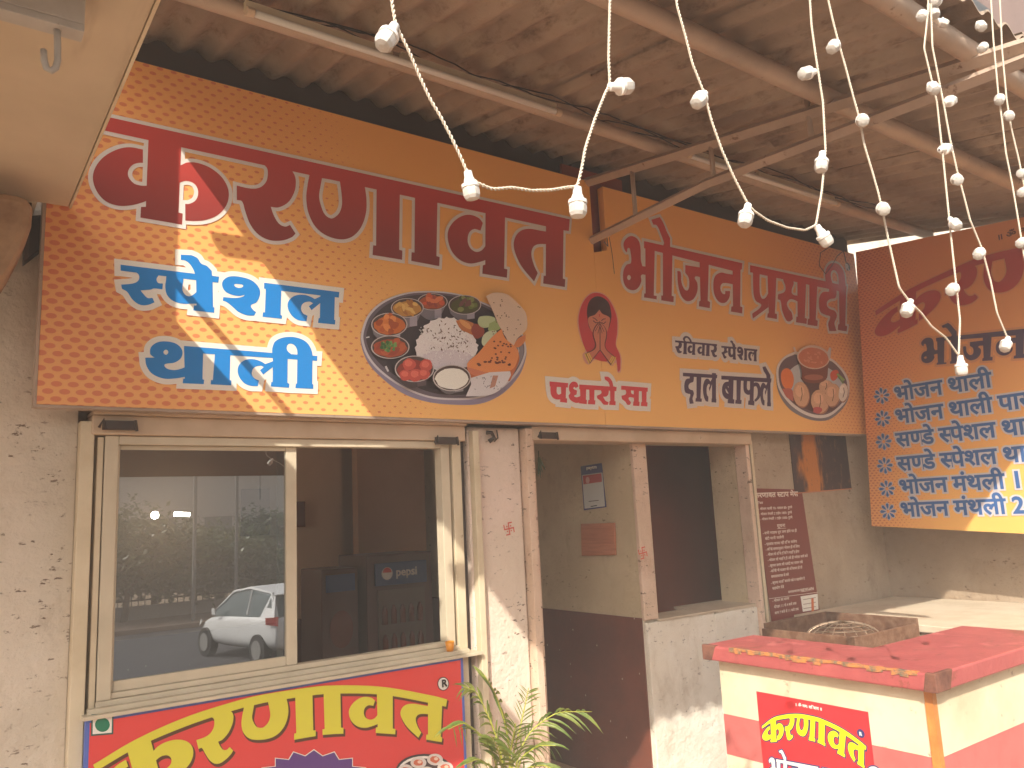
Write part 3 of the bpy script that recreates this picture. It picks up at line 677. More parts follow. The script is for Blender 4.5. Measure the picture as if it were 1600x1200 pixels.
rs += [orient([PM.uv(*p) for p in parse(s, FE)], 1) for s in ("856,368 1118,392 1118,404 856,380", "912,376 905,358~ 918,342~ 940,345~ 958,368~ 962,388 950,386 944,365~ 928,352~ 918,362~ 924,378")]
lettering(S, 'purple_lettering', rs, PM, 'word_purple', 4, .0, .026)
m = MB(); u, z = PM.uv(1324, 417); print_mesh(m, [orient([(u+p[0], z+p[1]) for p in circ(0, 0, .034)], 1)], PM, 3); obj('registered_mark', m, 'print_black', S)
m = MB(); row(m, PM, 'R', (1320.5, 421.5), (1320.5, 413.5), 1.3, lay=4, off=.004); obj('registered_letter', m, 'outline_white', S)

class Print:
    """flat printed picture: polygons in photo pixels, one sheet per colour step"""
    def __init__(s, pl, fr, lay=2): s.pl = pl; s.fr = fr; s.mb = MB(); s.mats = []; s.lay = lay
    def col(s, c):
        k = c if isinstance(c, str) else P(c)
        if k not in s.mats: s.mats.append(k)
        s.mb.mi = s.mats.index(k)
    def px(s, p): return (s.fr[0]+p[0]/s.fr[2], s.fr[1]+p[1]/s.fr[2])
    def poly(s, c, pts, up=.35):
        s.col(c); s.lay += up
        if isinstance(pts, str): q = parse(pts, s.fr)
        else: q = [s.px(p) for p in pts]
        print_mesh(s.mb, [orient([s.pl.uv(*p) for p in q], 1)], s.pl, s.lay)
    def multi(s, c, lst, up=.35):
        s.col(c); s.lay += up
        for pts in lst:
            q = [s.pl.uv(*s.px(p)) for p in pts]; s.mb.add([s.pl.xyz(a, b, s.lay) for a, b in q], [tuple(range(len(q)))])
    def line(s, c, pts, wd, up=.35):
        s.col(c); s.lay += up
        for a, b in zip(pts[:-1], pts[1:]):
            d = np.array(b, float)-a; L = np.linalg.norm(d)+1e-6; n_ = np.array([-d[1], d[0]])/L*wd/2; a_ = np.array(a)-d/L*wd*.3; b_ = np.array(b)+d/L*wd*.3
            s.lay += .004; q = [s.pl.uv(*s.px(p)) for p in (a_+n_, b_+n_, b_-n_, a_-n_)]; s.mb.add([s.pl.xyz(x, y, s.lay) for x, y in q], [(0, 1, 2, 3)])
    def make(s, nm, par, **k): return obj(nm, s.mb, s.mats, par, **k)
def ell(cx, cy, rx, ry, n=28, rot=0, jag=0, rnd=random):
    o = []
    for i in range(n):
        a = 2*math.pi*i/n; k = 1+jag*(rnd.random()-.5); x = rx*k*math.cos(a); y = ry*k*math.sin(a); o.append((cx+x*math.cos(rot)-y*math.sin(rot), cy+x*math.sin(rot)+y*math.cos(rot)))
    return o
def tri(cx, cy, r, rnd): a = rnd.random()*3.14; return [(cx+r*math.cos(a), cy+r*math.sin(a)), (cx-r*.35*math.sin(a), cy+r*.35*math.cos(a)), (cx-r*math.cos(a), cy-r*math.sin(a)), (cx+r*.35*math.sin(a), cy-r*.35*math.cos(a))]
# the thali platter print
rnd = random.Random(3); T = Print(PM, (560, 440, 5.926))
T.poly((150, 140, 165), "20,560~ 30,450~ 90,310~ 220,190~ 420,115~ 640,92~ 860,108~ 1060,160~ 1240,230~ 1400,330~ 1500,450~ 1550,600~ 1545,720~ 1480,880~ 1330,1040~ 1130,1130~ 880,1140~ 620,1110~ 400,1030~ 200,880~ 80,740~")
T.poly((214, 208, 214), "22,540~ 32,440~ 92,302~ 222,184~ 420,108~ 640,88~ 860,104~ 1060,155~ 1400,325~ 1500,445~ 1548,590~ 1545,690~ 1470,850~ 1310,1000~ 1120,1080~ 880,1098~ 640,1075~ 410,985~ 205,845~ 80,700~")
T.poly((112, 100, 112), "45,540~ 55,440~ 110,312~ 235,198~ 430,122~ 640,102~ 860,118~ 1055,168~ 1390,335~ 1485,450~ 1530,590~ 1525,690~ 1450,840~ 1300,985~ 1115,1062~ 880,1080~ 645,1058~ 420,970~ 218,830~ 98,690~")
T.poly((72, 60, 66), "70,550~ 80,450~ 140,325~ 260,215~ 440,140~ 640,122~ 850,135~ 1040,185~ 1300,320~ 1440,500~ 1440,700~ 1330,900~ 1080,1030~ 860,1050~ 660,1025~ 440,930~ 240,800~ 120,670~")
T.poly((150, 144, 152), "1330,480 1500,560~ 1520,680~ 1440,830~ 1300,960 1260,900 1400,760~ 1440,640~ 1400,560~")
T.line((232, 230, 232), [(1465, 560), (1480, 640), (1455, 760), (1400, 870)], 10); T.line((232, 230, 232), [(70, 520), (95, 515)], 10); T.line((220, 216, 220), [(250, 790), (270, 830)], 18)
def bowl(cx, cy, rx, ry, h, food, bits, n=16, side=(128, 122, 132), rot=0):
    T.poly(side, [(cx-rx, cy)]+[(cx-rx*.86+1.72*rx*.86*i/8, cy+h+ry*.75*math.sin(math.pi*i/8)) for i in range(9)]+[(cx+rx, cy)])
    T.poly(tuple(int(v*1.35) for v in side), [(cx+rx*.15, cy+ry*.6), (cx+rx*.15, cy+h+ry*.6), (cx+rx*.6, cy+h+ry*.5), (cx+rx*.6, cy+ry*.5)])
    T.poly((206, 196, 196), ell(cx, cy, rx, ry, 30, rot)); T.poly((84, 66, 62), ell(cx, cy, rx*.94, ry*.93, 30, rot)); T.poly(food, ell(cx, cy+ry*.08, rx*.86, ry*.78, 22, rot, .14, rnd))
    for k, c in enumerate(bits):
        for _ in range(max(1, n//len(bits))):
            a = rnd.random()*6.28; r = rnd.random()**.5*.66; T.poly(c, ell(cx+rx*r*math.cos(a), cy+ry*r*math.sin(a)-ry*.05, rx*(.14+.13*rnd.random()), ry*(.15+.16*rnd.random()), 9, rnd.random()*3, .35, rnd), .12)
bowl(680, 190, 140, 78, 110, (176, 86, 50), [(206, 108, 66), (214, 92, 58), (160, 70, 56), (224, 128, 84)], 18)
bowl(975, 220, 152, 90, 80, (84, 84, 46), [(112, 124, 62), (70, 80, 42), (136, 144, 84), (120, 76, 70)], 18)
bowl(440, 250, 152, 90, 120, (196, 142, 66), [(222, 176, 92), (206, 150, 66), (176, 116, 54), (230, 190, 110)], 18)
bowl(270, 405, 168, 108, 90, (206, 112, 50), [(224, 132, 62), (196, 96, 44), (236, 150, 82), (176, 84, 40)], 18)
bowl(275, 615, 178, 108, 10, (178, 82, 50), [(196, 98, 58), (164, 70, 46)], 12)
for _ in range(22):
    a = rnd.random()*6.28; r = rnd.random()**.5; T.poly([(92, 138, 70), (126, 166, 92), (66, 104, 54)][_ % 3], ell(250+75*r*math.cos(a), 605+48*r*math.sin(a), 20, 16, 8, rnd.random()*3, .6, rnd), .1)
T.poly((236, 232, 234), ell(790, 620, 290, 215, 60, 0, .11, rnd)); T.poly((240, 238, 240), ell(790, 470, 215, 125, 60, 0, .14, rnd)); T.poly((222, 214, 222), ell(800, 730, 250, 90, 50, 0, .12, rnd))
T.multi((250, 250, 250), [tri(540+rnd.random()*500, 400+rnd.random()*330, 9, rnd) for _ in range(150)]); T.multi((196, 186, 198), [tri(560+rnd.random()*470, 470+rnd.random()*300, 8, rnd) for _ in range(110)])
T.multi((96, 60, 46), [tri(600+380*rnd.random()**.8, 360+rnd.random()*230+rnd.random()*90, 14, rnd) for _ in range(64)])
T.poly((196, 120, 66), ell(980, 430, 110, 50, 14, .5, .3, rnd)); T.poly((222, 160, 96), ell(960, 405, 70, 24, 10, .6, .3, rnd)); T.poly((150, 66, 50), ell(1075, 470, 60, 70, 12, 0, .3, rnd))
T.poly((190, 206, 160), "1075,380~ 1100,335~ 1230,345~ 1225,400~ 1150,440~ 1095,425~"); T.poly((160, 182, 120), "1180,400 1280,370~ 1290,440~ 1180,470~"); T.poly((206, 216, 184), "1120,520~ 1180,470~ 1250,480~ 1180,600~ 1120,600~")
T.poly((224, 200, 178), "1150,150 1210,120~ 1300,118~ 1360,140~ 1450,220~ 1510,290~ 1530,360~ 1525,450~ 1480,500~ 1430,550~ 1395,622~ 1330,520~ 1270,420~ 1220,300~")
T.multi((120, 84, 60), [ell(1200+rnd.random()*270, 180+rnd.random()*330, 7, 5, 6) for _ in range(26)]); T.poly((216, 132, 74), "1395,625 1440,545~ 1515,500 1510,560~ 1460,615~")
T.poly((196, 108, 62), "1445,640 1455,740~ 1370,930 1010,940 970,800"); T.poly((232, 148, 84), "1290,450 1330,540~ 1440,640~ 1445,720~ 1380,830~ 1160,850~ 975,800~ 1080,670~ 1200,530~")
T.multi((110, 54, 34), [ell(1040+rnd.random()*360, 800-rnd.random()*(60+.65*(0)), 12+8*rnd.random(), 10, 8) for _ in range(9)]+[ell(1180+rnd.random()*200, 560+rnd.random()*230, 10, 8, 8) for _ in range(26)])
T.poly((214, 128, 92), "970,800 1160,855 1140,885~ 1040,880~ 990,850"); T.poly((222, 218, 222), "1000,905 1180,850 1370,840 1375,880~ 1300,990~ 1180,1060~ 960,1072 1010,960")
T.poly((190, 140, 120), "1210,880 1180,1000 1230,980 1260,880"); T.multi((110, 104, 116), [tri(1030+rnd.random()*300, 880+rnd.random()*130, 10, rnd) for _ in range(24)])
bowl(485, 820, 182, 122, 90, (150, 56, 44), [], 1, (74, 60, 64))
for cx, cy, r in ((435, 780, 62), (590, 790, 62), (400, 880, 56), (490, 880, 66), (570, 870, 56)): T.poly((206, 84, 70), ell(cx, cy, r, r*.9, 14, 0, .15, rnd)); T.poly((226, 112, 92), ell(cx-6, cy-12, r*.6, r*.5, 12, 0, .2, rnd))
bowl(825, 905, 176, 122, 60, (236, 236, 226), [], 1, (110, 104, 108)); T.poly((244, 244, 236), ell(825, 912, 150, 96, 30))
T.make('thali_picture', S, label='printed platter of rice, curries, rotis and papad')
# folded-hands woman illustration
Wm = Print(PM, (895, 450, 8.567))
Wm.poly((226, 164, 140), "300,50~ 200,90~ 110,210~ 62,380~ 62,520~ 100,680~ 165,840~ 125,900~ 195,1025~ 300,960~ 460,1000~ 520,1045~ 575,1000~ 610,1140~ 648,1020~ 640,900~ 580,770~ 605,600~ 600,400~ 530,210~ 430,90~")
Wm.poly((206, 62, 66), "300,66~ 205,105~ 120,220~ 76,385~ 80,520~ 115,680~ 180,850~ 290,950~ 440,985~ 560,940~ 590,1050~ 612,1120~ 632,1020~ 625,900~ 570,760~ 588,600~ 585,400~ 515,215~ 420,100~")
Wm.poly((72, 34, 34), "340,112~ 235,155~ 190,260~ 190,400~ 250,580~ 440,580~ 505,440~ 505,300~ 460,180~"); Wm.poly((214, 132, 104), "350,292 390,345~ 485,395~ 488,460~ 440,610~ 350,640~ 262,600~ 210,500~ 205,400~ 290,360~")
for a in ([(262, 400), (290, 410), (320, 440)], [(378, 440), (400, 418), (430, 415)], [(265, 440), (300, 470), (330, 465)], [(375, 465), (405, 480), (435, 455)]): Wm.line((60, 26, 28), a, 9)
Wm.line((206, 60, 60), [(348, 355), (350, 385)], 12)
skin = (212, 128, 100)
Wm.poly((96, 40, 38), "350,448 285,520~ 255,620~ 285,790~ 160,880 215,1020 355,840 500,1040 565,930 430,800~ 450,640~ 430,540~")
Wm.poly(skin, "348,462 295,530~ 268,620~ 300,800~ 172,884 216,1000 350,830 350,600"); Wm.poly(skin, "354,462 415,530~ 438,620~ 420,800~ 555,935 502,1022 360,830 358,600")
for a in ([(290, 580), (345, 480)], [(325, 610), (348, 520)], [(405, 590), (360, 490)], [(380, 610), (358, 530)], [(352, 470), (354, 840)]): Wm.line((96, 40, 38), a, 7)
for dx in (0, 26, 50): Wm.line((236, 200, 90), [(150+dx*.9, 890-dx*.3), (205+dx*.7, 1010-dx*.9)], 14); Wm.line((236, 200, 90), [(560-dx*.9, 935-dx*.35), (508-dx*.7, 1030-dx*.9)], 14)
Wm.make('greeting_picture', S, label='red-veiled woman with folded hands')
# dal bafla plate
Dl = Print(PM, (1200, 520, 8)); rnd = random.Random(9)
Dl.poly((128, 120, 126), "100,560~ 115,420~ 200,320~ 330,240 760,320~ 900,430~ 990,560~ 1015,700~ 990,850~ 900,980~ 760,1085~ 600,1100~ 420,1050~ 250,940~ 130,750~")
Dl.poly((226, 218, 214), "100,540~ 112,410~ 200,300~ 330,235 760,312~ 905,425~ 990,550~ 1015,680~ 985,830~ 890,950~ 750,1050~ 600,1065~ 430,1010~ 265,890~ 135,710~")
Dl.poly((110, 84, 92), "128,540~ 140,420~ 210,325~ 330,270 760,345~ 890,450~ 965,570~ 988,690~ 955,820~ 870,930~ 740,1015~ 600,1025~ 445,975~ 285,860~ 160,690~")
Dl.poly((198, 200, 204), "240,520~ 300,440~ 380,390 720,420 860,520~ 950,650~ 950,780~ 860,880~ 700,960~ 480,900~ 300,760~"); Dl.poly((92, 54, 50), "400,560 700,580 640,760~ 860,900~ 700,1000~ 480,960~ 300,840~ 460,700~")
Dl.poly((234, 128, 60), "160,500~ 200,450~ 260,455~ 310,540~ 310,640~ 270,710~ 200,690~ 160,600~"); Dl.poly((196, 106, 92), "170,700 290,710~ 310,860 220,800~")
Dl.poly((214, 92, 60), "770,520~ 810,470~ 870,480~ 860,560~ 800,600~"); Dl.line((150, 180, 90), [(860, 520), (940, 590)], 26); Dl.line((110, 140, 70), [(870, 550), (930, 630)], 18)
for x, y, rx, ry, r in ((710, 670, 90, 80, -.5), (400, 770, 105, 165, -.15), (630, 860, 112, 155, -.2), (790, 780, 95, 150, .1), (920, 750, 60, 120, .1)):
    c = (238, 226, 214) if x == 920 else (218, 172, 136); Dl.poly((170, 116, 90), ell(x+6, y+8, rx, ry, 18, r)); Dl.poly(c, ell(x, y, rx*.95, ry*.95, 18, r, .06, rnd)); Dl.poly(tuple(min(255, v+18) for v in c), ell(x-15, y-40, rx*.55, ry*.45, 14, r, .1, rnd))
    Dl.line((110, 62, 44), [(x+5, y-ry*.5), (x+14, y), (x-4, y+ry*.5)], 8)
Dl.poly((196, 84, 84), ell(600, 970, 60, 40, 12, 0, .3, rnd))
Dl.poly((128, 66, 50), "340,300 400,480~ 410,590~ 540,635~ 700,590~ 730,440~ 750,320"); Dl.poly((176, 108, 86), ell(550, 560, 120, 36, 20)); Dl.poly((224, 196, 176), ell(545, 310, 205, 148, 30, .12)); Dl.poly((206, 122, 86), ell(545, 318, 188, 126, 28, .12, .03, rnd))
Dl.multi((226, 152, 116), [ell(430+rnd.random()*230, 250+rnd.random()*130, 22, 10, 8, rnd.random()*3) for _ in range(16)]); Dl.line((224, 206, 190), [(300, 190), (330, 260)], 22); Dl.poly((206, 200, 196), "715,250 745,185 765,200 755,320 735,330")
Dl.make('dal_plate_picture', S, label='printed plate with a copper bowl of dal and round baflas')

# ------------------------------------------------------------------ right menu signboard
XR = 5.81; PR = Plane(0, XR, -1)
R_ = thing('menu_signboard', (XR, -1, 1.42), 'orange menu signboard on the side wall with rows of blue dishes', 'signboard')
m = MB(); q = [PR.uv(1337, 394), PR.uv(1362, 822), (-2.25, 1.30), (-2.25, 3.36)]
m.prism([PR.xyz(a, b, 0) for a, b in q], (.03, 0, 0)); obj('panel', m, 'sign_print_right', R_)
lettering(R_, 'headline_lettering', to_plane(arch(AR_RIGHT, (1340, 320, 5)), PR), PR, 'menu_red', 4, 0, .008, 'menu_red_edge')
DS = [(182, 228), (785, 365), (182, 580)]
bj = re_use(BHOJAN, FD, DS, [(1463, 528), (1601, 514), (1464, 570)], PM, PR); lettering(R_, 'title_lettering', bj, PR, 'word_purple', 4, 0, .016, 'menu_red_edge')
for yy in (-.5, -1.6): obj('bracket', MB().box((5.842, yy, 2.3), (6.219, yy+.03, 2.33)), 'black_steel', R_)
mm = MB(); mo = MB()
txt = ['भोजन थाली', 'भोजन थाली पार/सल', 'सण्डे स्पेशल थाली', 'सण्डे स्पेशल थाली पार्सल', 'भोजन मंथली 1 टाईम', 'भोजन मंथली 2 टाईम']
txt = ['भोजन थाली', 'भोजन थाली पासल', 'स/णडे /सपेशल थाली', 'स/णडे /सपेशल थाली', 'भोजन मंथली 1', 'भोजन मंथली 2']
x0s = (1399, 1400.5, 1402, 1404, 1407, 1409); ys = (626.5, 662, 698, 735.5, 771.5, 807); sxh = None
for i in range(6):
    if sxh is None: sxh = row(MB(), PR, txt[0], (x0s[0], ys[0]), (x0s[0], ys[0]-20), pend=(1546, 600))
    row(mo, PR, txt[i], (x0s[i], ys[i]), (x0s[i], ys[i]-20.5), sxh, lay=3, off=.016); row(mm, PR, txt[i], (x0s[i], ys[i]), (x0s[i], ys[i]-20.5), sxh, lay=4, off=.0045)
    u, z = PR.uv(x0s[i]-21, ys[i]-8); rr = .062; fl = MB(); fo = MB()
    for k in range(8):
        a = math.pi/8*0+k*math.pi/4; f = lambda r, w_: (u+(r*math.cos(a)-w_*math.sin(a)), z+(r*math.sin(a)+w_*math.cos(a)))
        pe = [f(.014, 0), f(rr*.6, -.009), f(rr*.85, -.0105), f(rr, 0), f(rr*.85, .0105), f(rr*.6, .009)]
        print_mesh(fo, [offset(orient(pe, 1), .0045)], PR, 2.0+k*.12); print_mesh(fl, [orient(pe, 1)], PR, 4)
    fb = obj('flower_bullet', fl, 'menu_blue', R_); obj('outline', fo, 'menu_edge', fb)
obj('menu_lettering_outline', mo, 'menu_edge', R_); obj('menu_lettering', mm, 'menu_blue', R_)
m = MB(); row(m, PR, '॥ ॐ नमः शिवाय ॥', (1558, 376), (1558, 368), 1.25, lay=3, off=.001); obj('invocation_lettering', m, 'om_brown', R_)

# ------------------------------------------------------------------ lower red board under the window
PB = Plane(1, .055, -1); FBD = (100, 980, 2.4242)
L_ = thing('window_board', (1.33, .1, .3), 'red board with arched yellow lettering below the window', 'signboard')
box('panel', (.512, .056, .15), (2.158, .08, 1.012-.028), 'blue_line', L_); m = MB(); zz = (.17, 1.012-.04)
m.quad((.527, .0545, zz[0]), (2.143, .0545, zz[0]), (2.143, .0545, zz[1]), (.527, .0545, zz[1])); obj('face', m, 'board_red', L_)
bh = to_plane(arch(AR_BOARD, FBD), PB)
obj('lettering_shadow', print_mesh(MB(), [[(p[0]+.006, p[1]-.010) for p in offset(c, .003)] for c in bh], PB, 2.5), 'shadow_brown', L_)
obj('headline_lettering', print_mesh(MB(), bh, PB, 3.5), 'yellow', L_)
b = Print(PB, FBD, 2)
b.poly('veg_edge', [(103, 330), (187, 325), (186, 405), (102, 412)]); b.poly('print_white', [(109, 337), (181, 332), (180, 399), (108, 405)]); b.poly('veg_green', ell(145, 369, 28, 27)); b.poly('print_black', ell(1435, 214, 22, 26)); b.poly('print_white', ell(1435, 214, 19, 23))
st = []
for k in range(36):
    a = math.pi*2*k/36; r = 1 if k % 2 else .84; st.append((945+r*225*math.cos(a), 600+r*135*math.sin(a)))
b.poly('print_white', [(945+(x-945)*1.02, 600+(y-600)*1.03) for x, y in st]); b.poly('purple_star', st)
b.poly((60, 56, 60), ell(1362, 545, 108, 66)); b.poly('print_white', ell(1362, 547, 100, 60)); b.poly((70, 54, 56), ell(1362, 551, 94, 55))
for x, y in ((1340, 512), (1402, 500), (1290, 540), (1440, 530), (1370, 548)): b.poly((214, 206, 200), ell(x, y, 30, 22)); b.poly((206, 110, 80), ell(x, y, 18, 13, 9, 0, .3)); b.poly((230, 200, 180), ell(x+4, y-3, 8, 6))
b.make('board_print', L_); m = MB(); row(m, PB, 'R', (1427/2.4242+100, 226/2.4242+980), (1427/2.4242+100, 202/2.4242+980), 1.1, lay=8, off=.002); obj('registered_letter', m, 'print_black', L_)

# ------------------------------------------------------------------ counter
Cn = thing('counter', (3.5, -1.4, 0), 'red-topped cream counter with red stripes and chipped edges', 'counter')
x0, x1, x2, yb, yi, yf = 3.045, 3.43, 4.25, -.69, -1.33, -1.80
def Lp(z, g): return [(x0+g, yf+g, z), (x2-g, yf+g, z), (x2-g, yi-g*.5, z), (x1-g, yi-g*.5, z), (x1-g, yb-g, z), (x0+g, yb-g, z)]
obj('counter_top', MB().prism(Lp(.932, 0), (0, 0, .068)), 'counter_red', Cn, bevel=.008)
bands = [(.0, .30, 'stripe_red'), (.301, .505, 'counter_cream'), (.506, .685, 'stripe_red'), (.686, .9315, 'counter_cream')]
for za, zb_, mt in bands: obj('side_band', MB().prism(Lp(za, .05), (0, 0, zb_-za)), mt, Cn)
rc = random.Random(5); e = MB()
for k in range(26):
    y = -.85-k*.034; h = .006+.012*rc.random(); e.prism([(x0-.0035, y, .999-h*1.2), (x0-.0035, y-.034, .999-h*(.7+.6*rc.random())), (x0-.0035, y-.034, 1.0015), (x0-.0035, y, 1.0015)], (.012+.016*rc.random(), 0, 0))
obj('chipped_rim', e, 'chipped_edge', Cn)
obj('worn_corner', MB().prism([(x0-.003, yf-.003, .9325), (x0-.003, yf+.05, .9325), (x0-.003, yf+.035, 1.002), (x0-.003, yf-.003, 1.002)], (.02, 0, 0)).prism([(x0+.018, yf-.003, .9325), (x0+.10, yf-.003, .9325), (x0+.13, yf-.003, 1.002), (x0+.018, yf-.003, 1.002)], (0, .02, 0)), 'worn_corner', Cn, bevel=.003)
obj('worn_corner', MB().prism([(x0-.003, yb-.05, .9325), (x0-.003, yb+.003, .9325), (x0-.003, yb+.003, 1.0025), (x0-.003, yb-.08, 1.0025)], (.025, 0, 0)), 'worn_corner', Cn, bevel=.004)
obj('corner_trim', MB().box((x0+.044, yf+.044, 0), (x0+.075, yf+.052, .931)).box((x0+.044, yf+.0521, 0), (x0+.052, yf+.075, .931)), 'orange_trim', Cn)
PC = Plane(0, x0+.05, -1); FP = (1090, 920, 3.137)
Po = thing('counter_poster', (x0+.05, -1.4, .6), 'small red poster with arched yellow lettering on the counter side', 'poster')
ua, z1_ = PC.uv(1182, 1080); ub, _ = PC.uv(1356, 1107)
m = MB(); m.prism([PC.xyz(ua, z1_, 1.6), PC.xyz(ub, z1_-.004, 1.6), PC.xyz(ub, .40, 1.6), PC.xyz(ua, .40, 1.6)], (.0016, 0, 0)); obj('sheet', m, 'poster_red', Po)
ph = to_plane(arch(AR_POST, FP), PC)
obj('lettering_outline', print_mesh(MB(), [offset(c, .0045) for c in ph], PC, 3), 'print_navy', Po); obj('headline_lettering', print_mesh(MB(), ph, PC, 4), 'bright_yellow', Po)
def FPx(x, y): return (1090+x/3.137, 920+y/3.137)
pb = re_use(BHOJAN+PRASADI, FD, DS, [FPx(388, 834), FPx(590, 872), FPx(390, 935)], PM, PC)
obj('title_outline', print_mesh(MB(), [offset(c, .005) for c in pb], PC, 3), 'print_navy', Po); obj('title_lettering', print_mesh(MB(), pb, PC, 4), 'print_white', Po)
m = MB(); row(m, PC, '॥ ॐ नमः शिवाय ॥', FPx(480, 572), FPx(480, 560), 1.0, lay=3, off=.0006, pend=FPx(612, 590)); obj('invocation_lettering', m, 'print_white', Po)
u, z = PC.uv(*FPx(803, 708)); m = MB(); print_mesh(m, [orient([(u+p[0], z+p[1]) for p in circ(0, 0, .017)], 1)], PC, 4); obj('registered_mark', m, 'print_navy', Po); m = MB(); row(m, PC, 'R', FPx(797, 716), FPx(797, 702), 1, lay=5, off=.0012); obj('registered_letter', m, 'print_white', Po)

# ------------------------------------------------------------------ masonry platform behind the counter, tray, wire cover
Pf = thing('masonry_platform', (5.4, -.9, 0), 'low white-topped masonry platform along the side wall behind the counter', 'platform')
box('base', (4.92, -2.4, 0), (6.21, .13, .84), 'plaster_back', Pf); box('top', (4.9, -2.42, .841), (6.215, .12, .885), 'platform_top', Pf, bevel=.006)
tr_ = MB(); c0 = at(1297, 972, 2, .93); c1 = at(1432, 962, 2, .93)
bx = (4.18, 4.86, -.78, -.16)
tr_.box((bx[0], bx[2], .55), (bx[0]+.02, bx[3], .90)); tr_.box((bx[1]-.02, bx[2], .55), (bx[1], bx[3], .93)); tr_.box((bx[0]+.021, bx[3]-.02, .55), (bx[1]-.021, bx[3], .93)); tr_.box((bx[0]+.021, bx[2], .55), (bx[1]-.021, bx[2]+.02, .90)); tr_.box((bx[0], bx[2], .53), (bx[1], bx[3], .549))
for lx in (bx[0]+.03, bx[1]-.03):
    for ly in (bx[2]+.03, bx[3]-.03): tr_.box((lx-.02, ly-.02, 0), (lx+.02, ly+.02, .529))
obj('stove_box', tr_, 'brown_tray', label='brown open box stand between the counter and the white platform', category='stove') if False else tag(obj('stove_box', tr_, 'brown_tray', bevel=.003), 'brown open box stand between the counter and the white platform', 'box stand')
bk = MB(); bc = np.array([4.5, -.5, .865])
for k in range(9):
    a = k*math.pi/9; bk.tube([(bc[0]+.23*math.cos(t)*math.cos(a), bc[1]+.2*math.cos(t)*math.sin(a), bc[2]-.02+.085*math.sin(t)) for t in np.linspace(0, math.pi, 13)], .0028, 5)
for k in range(5):
    r = math.cos(k*.3); bk.tube([(bc[0]+.23*r*math.cos(t), bc[1]+.2*r*math.sin(t), bc[2]-.02+.085*math.sin(k*.3)) for t in np.linspace(0, 2*math.pi, 25)], .0028, 5)
tag(obj('wire_cover', bk, 'wire_steel'), 'domed wire mesh cover resting in the brown box stand', 'wire cover')
# ------------------------------------------------------------------ roof: sheets, purlins, truss, tubes
def rz(y): return 3.785+.175*y
RF = thing('shed_roof', (3, -1, 3.6), 'stained corrugated cement roof sloping down over the shop front', 'roof')
def sheet(x0, x1, y0, y1, lift):
    m = MB(); n = int((x1-x0)/.0146); per = .146; vs = []; K = 5
    ys_ = np.linspace(y0, y1, K)
    for s in (0, .008):
        for y in ys_:
            for i in range(n+1):
                x = x0+(x1-x0)*i/n; vs.append((x, y, rz(y)+.019*math.cos(2*math.pi*x/per)+s+lift))
    W_ = n+1; fs = []
    for s in (0, K*W_):
        for j in range(K-1):
            for i in range(n): a = s+j*W_+i; fs.append((a, a+1, a+W_+1, a+W_))
    for j in (0, (K-1)):
        for i in range(n): a = j*W_+i; fs.append((a, a+1, a+K*W_+1, a+K*W_))
    m.add(vs, fs); return m
first = None
for k in range(6):
    xa = .38+k*.99
    for j, (ya, yb_) in enumerate(((-1.02, .42), (-2.31, -.92))):
        obj('corrugated_sheet', sheet(xa, min(xa+1.04, 6.36), ya, yb_, .010*(k % 2)+.02*(1-j)*0+.0105*j*0+(.021 if j == 0 else 0)), 'cement_sheet', RF, smooth=True)
for y, x_, xb_, r in ((-.60, .30, 6.05, .035), (-1.60, .30, 6.05, .042), (-2.2, .30, 6.05, .04)):
    obj('purlin', MB().tube([(x_+(xb_-x_)*t, y, rz(y)-.03-r-.012+.006*math.sin(t*7)) for t in np.linspace(0, 1, 14)], r, 14), 'pipe_paint', RF, smooth=True)
TX = 3.142
ch = MB(); ch.tube([(TX, .12, 3.655), (TX, -2.55, rz(-2.55)-.115)], .031, 4); obj('truss_chord', ch, 'pipe_paint', RF, label='upper sloping truss chord')
lo_ = MB().tube([(TX, .12, 3.262), (TX, -.9, 3.287), (TX, -2.55, 3.185)], .028, 4); obj('truss_chord', lo_, 'pipe_paint', RF, label='lower truss chord')
for y in (-.375, -.94, -1.5): obj('truss_strut', MB().tube([(TX, y, 3.285), (TX, y, 3.655+(y-.12)*.09-.03)], .013, 8), 'pipe_paint', RF, smooth=True)
obj('side_rafter', MB().tube([(6.3, .12, rz(.12)-.1), (6.3, -2.4, rz(-2.4)-.1)], .022, 4), 'pipe_paint', RF)
# fluorescent tube fittings hung from the first purlin
def tube_light(x_, xb_, lab):
    t = thing('tube_light', (x_, -.66, 3.55), lab, 'tube light', 'tube lights under the first purlin')
    z = 3.575
    obj('batten', MB().box((x_, -.655, z+.012), (x_+.62, -.625, z+.05)).box((x_+.66, -.655, z+.012), (xb_, -.625, z+.05)), 'window_metal', t, bevel=.003)
    obj('glass_tube', MB().tube([(x_+.03, -.675, z-.012), (xb_-.03, -.675, z-.012)], .014, 12), 'paper_white', t, smooth=True)
    for x in (x_+.012, xb_-.012): obj('end_cap', MB().tube([(x-.014, -.675, z-.012), (x+.014, -.675, z-.012)], .017, 12).box((x-.012, -.672, z-.01), (x+.012, -.64, z+.012)), 'shutter_metal', t)
    [obj('hanger_wire', MB().tube([(q, -.64, z+.05), (q, -.60, 3.64)], .003, 5), 'wire_black', t) for q in (x_+.35, xb_-.3)]; return t
tube_light(.86, 2.37, 'unlit fluorescent tube nearest the beige slab, above the huge headline')
tube_light(3.27, 4.72, 'unlit fluorescent tube over the right panel beyond the truss')
wr = MB(); rw = random.Random(8)
for k in range(3): wr.tube([(x, -.62+.012*math.sin(x*7+k), 3.66-.012*k+.02*math.sin(x*(5+k))+.01*rw.random()) for x in np.linspace(.8, 5.4, 60)], .0035, 5)
tag(obj('cable', wr, 'wire_black'), 'dark electric cable run along the first purlin', 'cable')
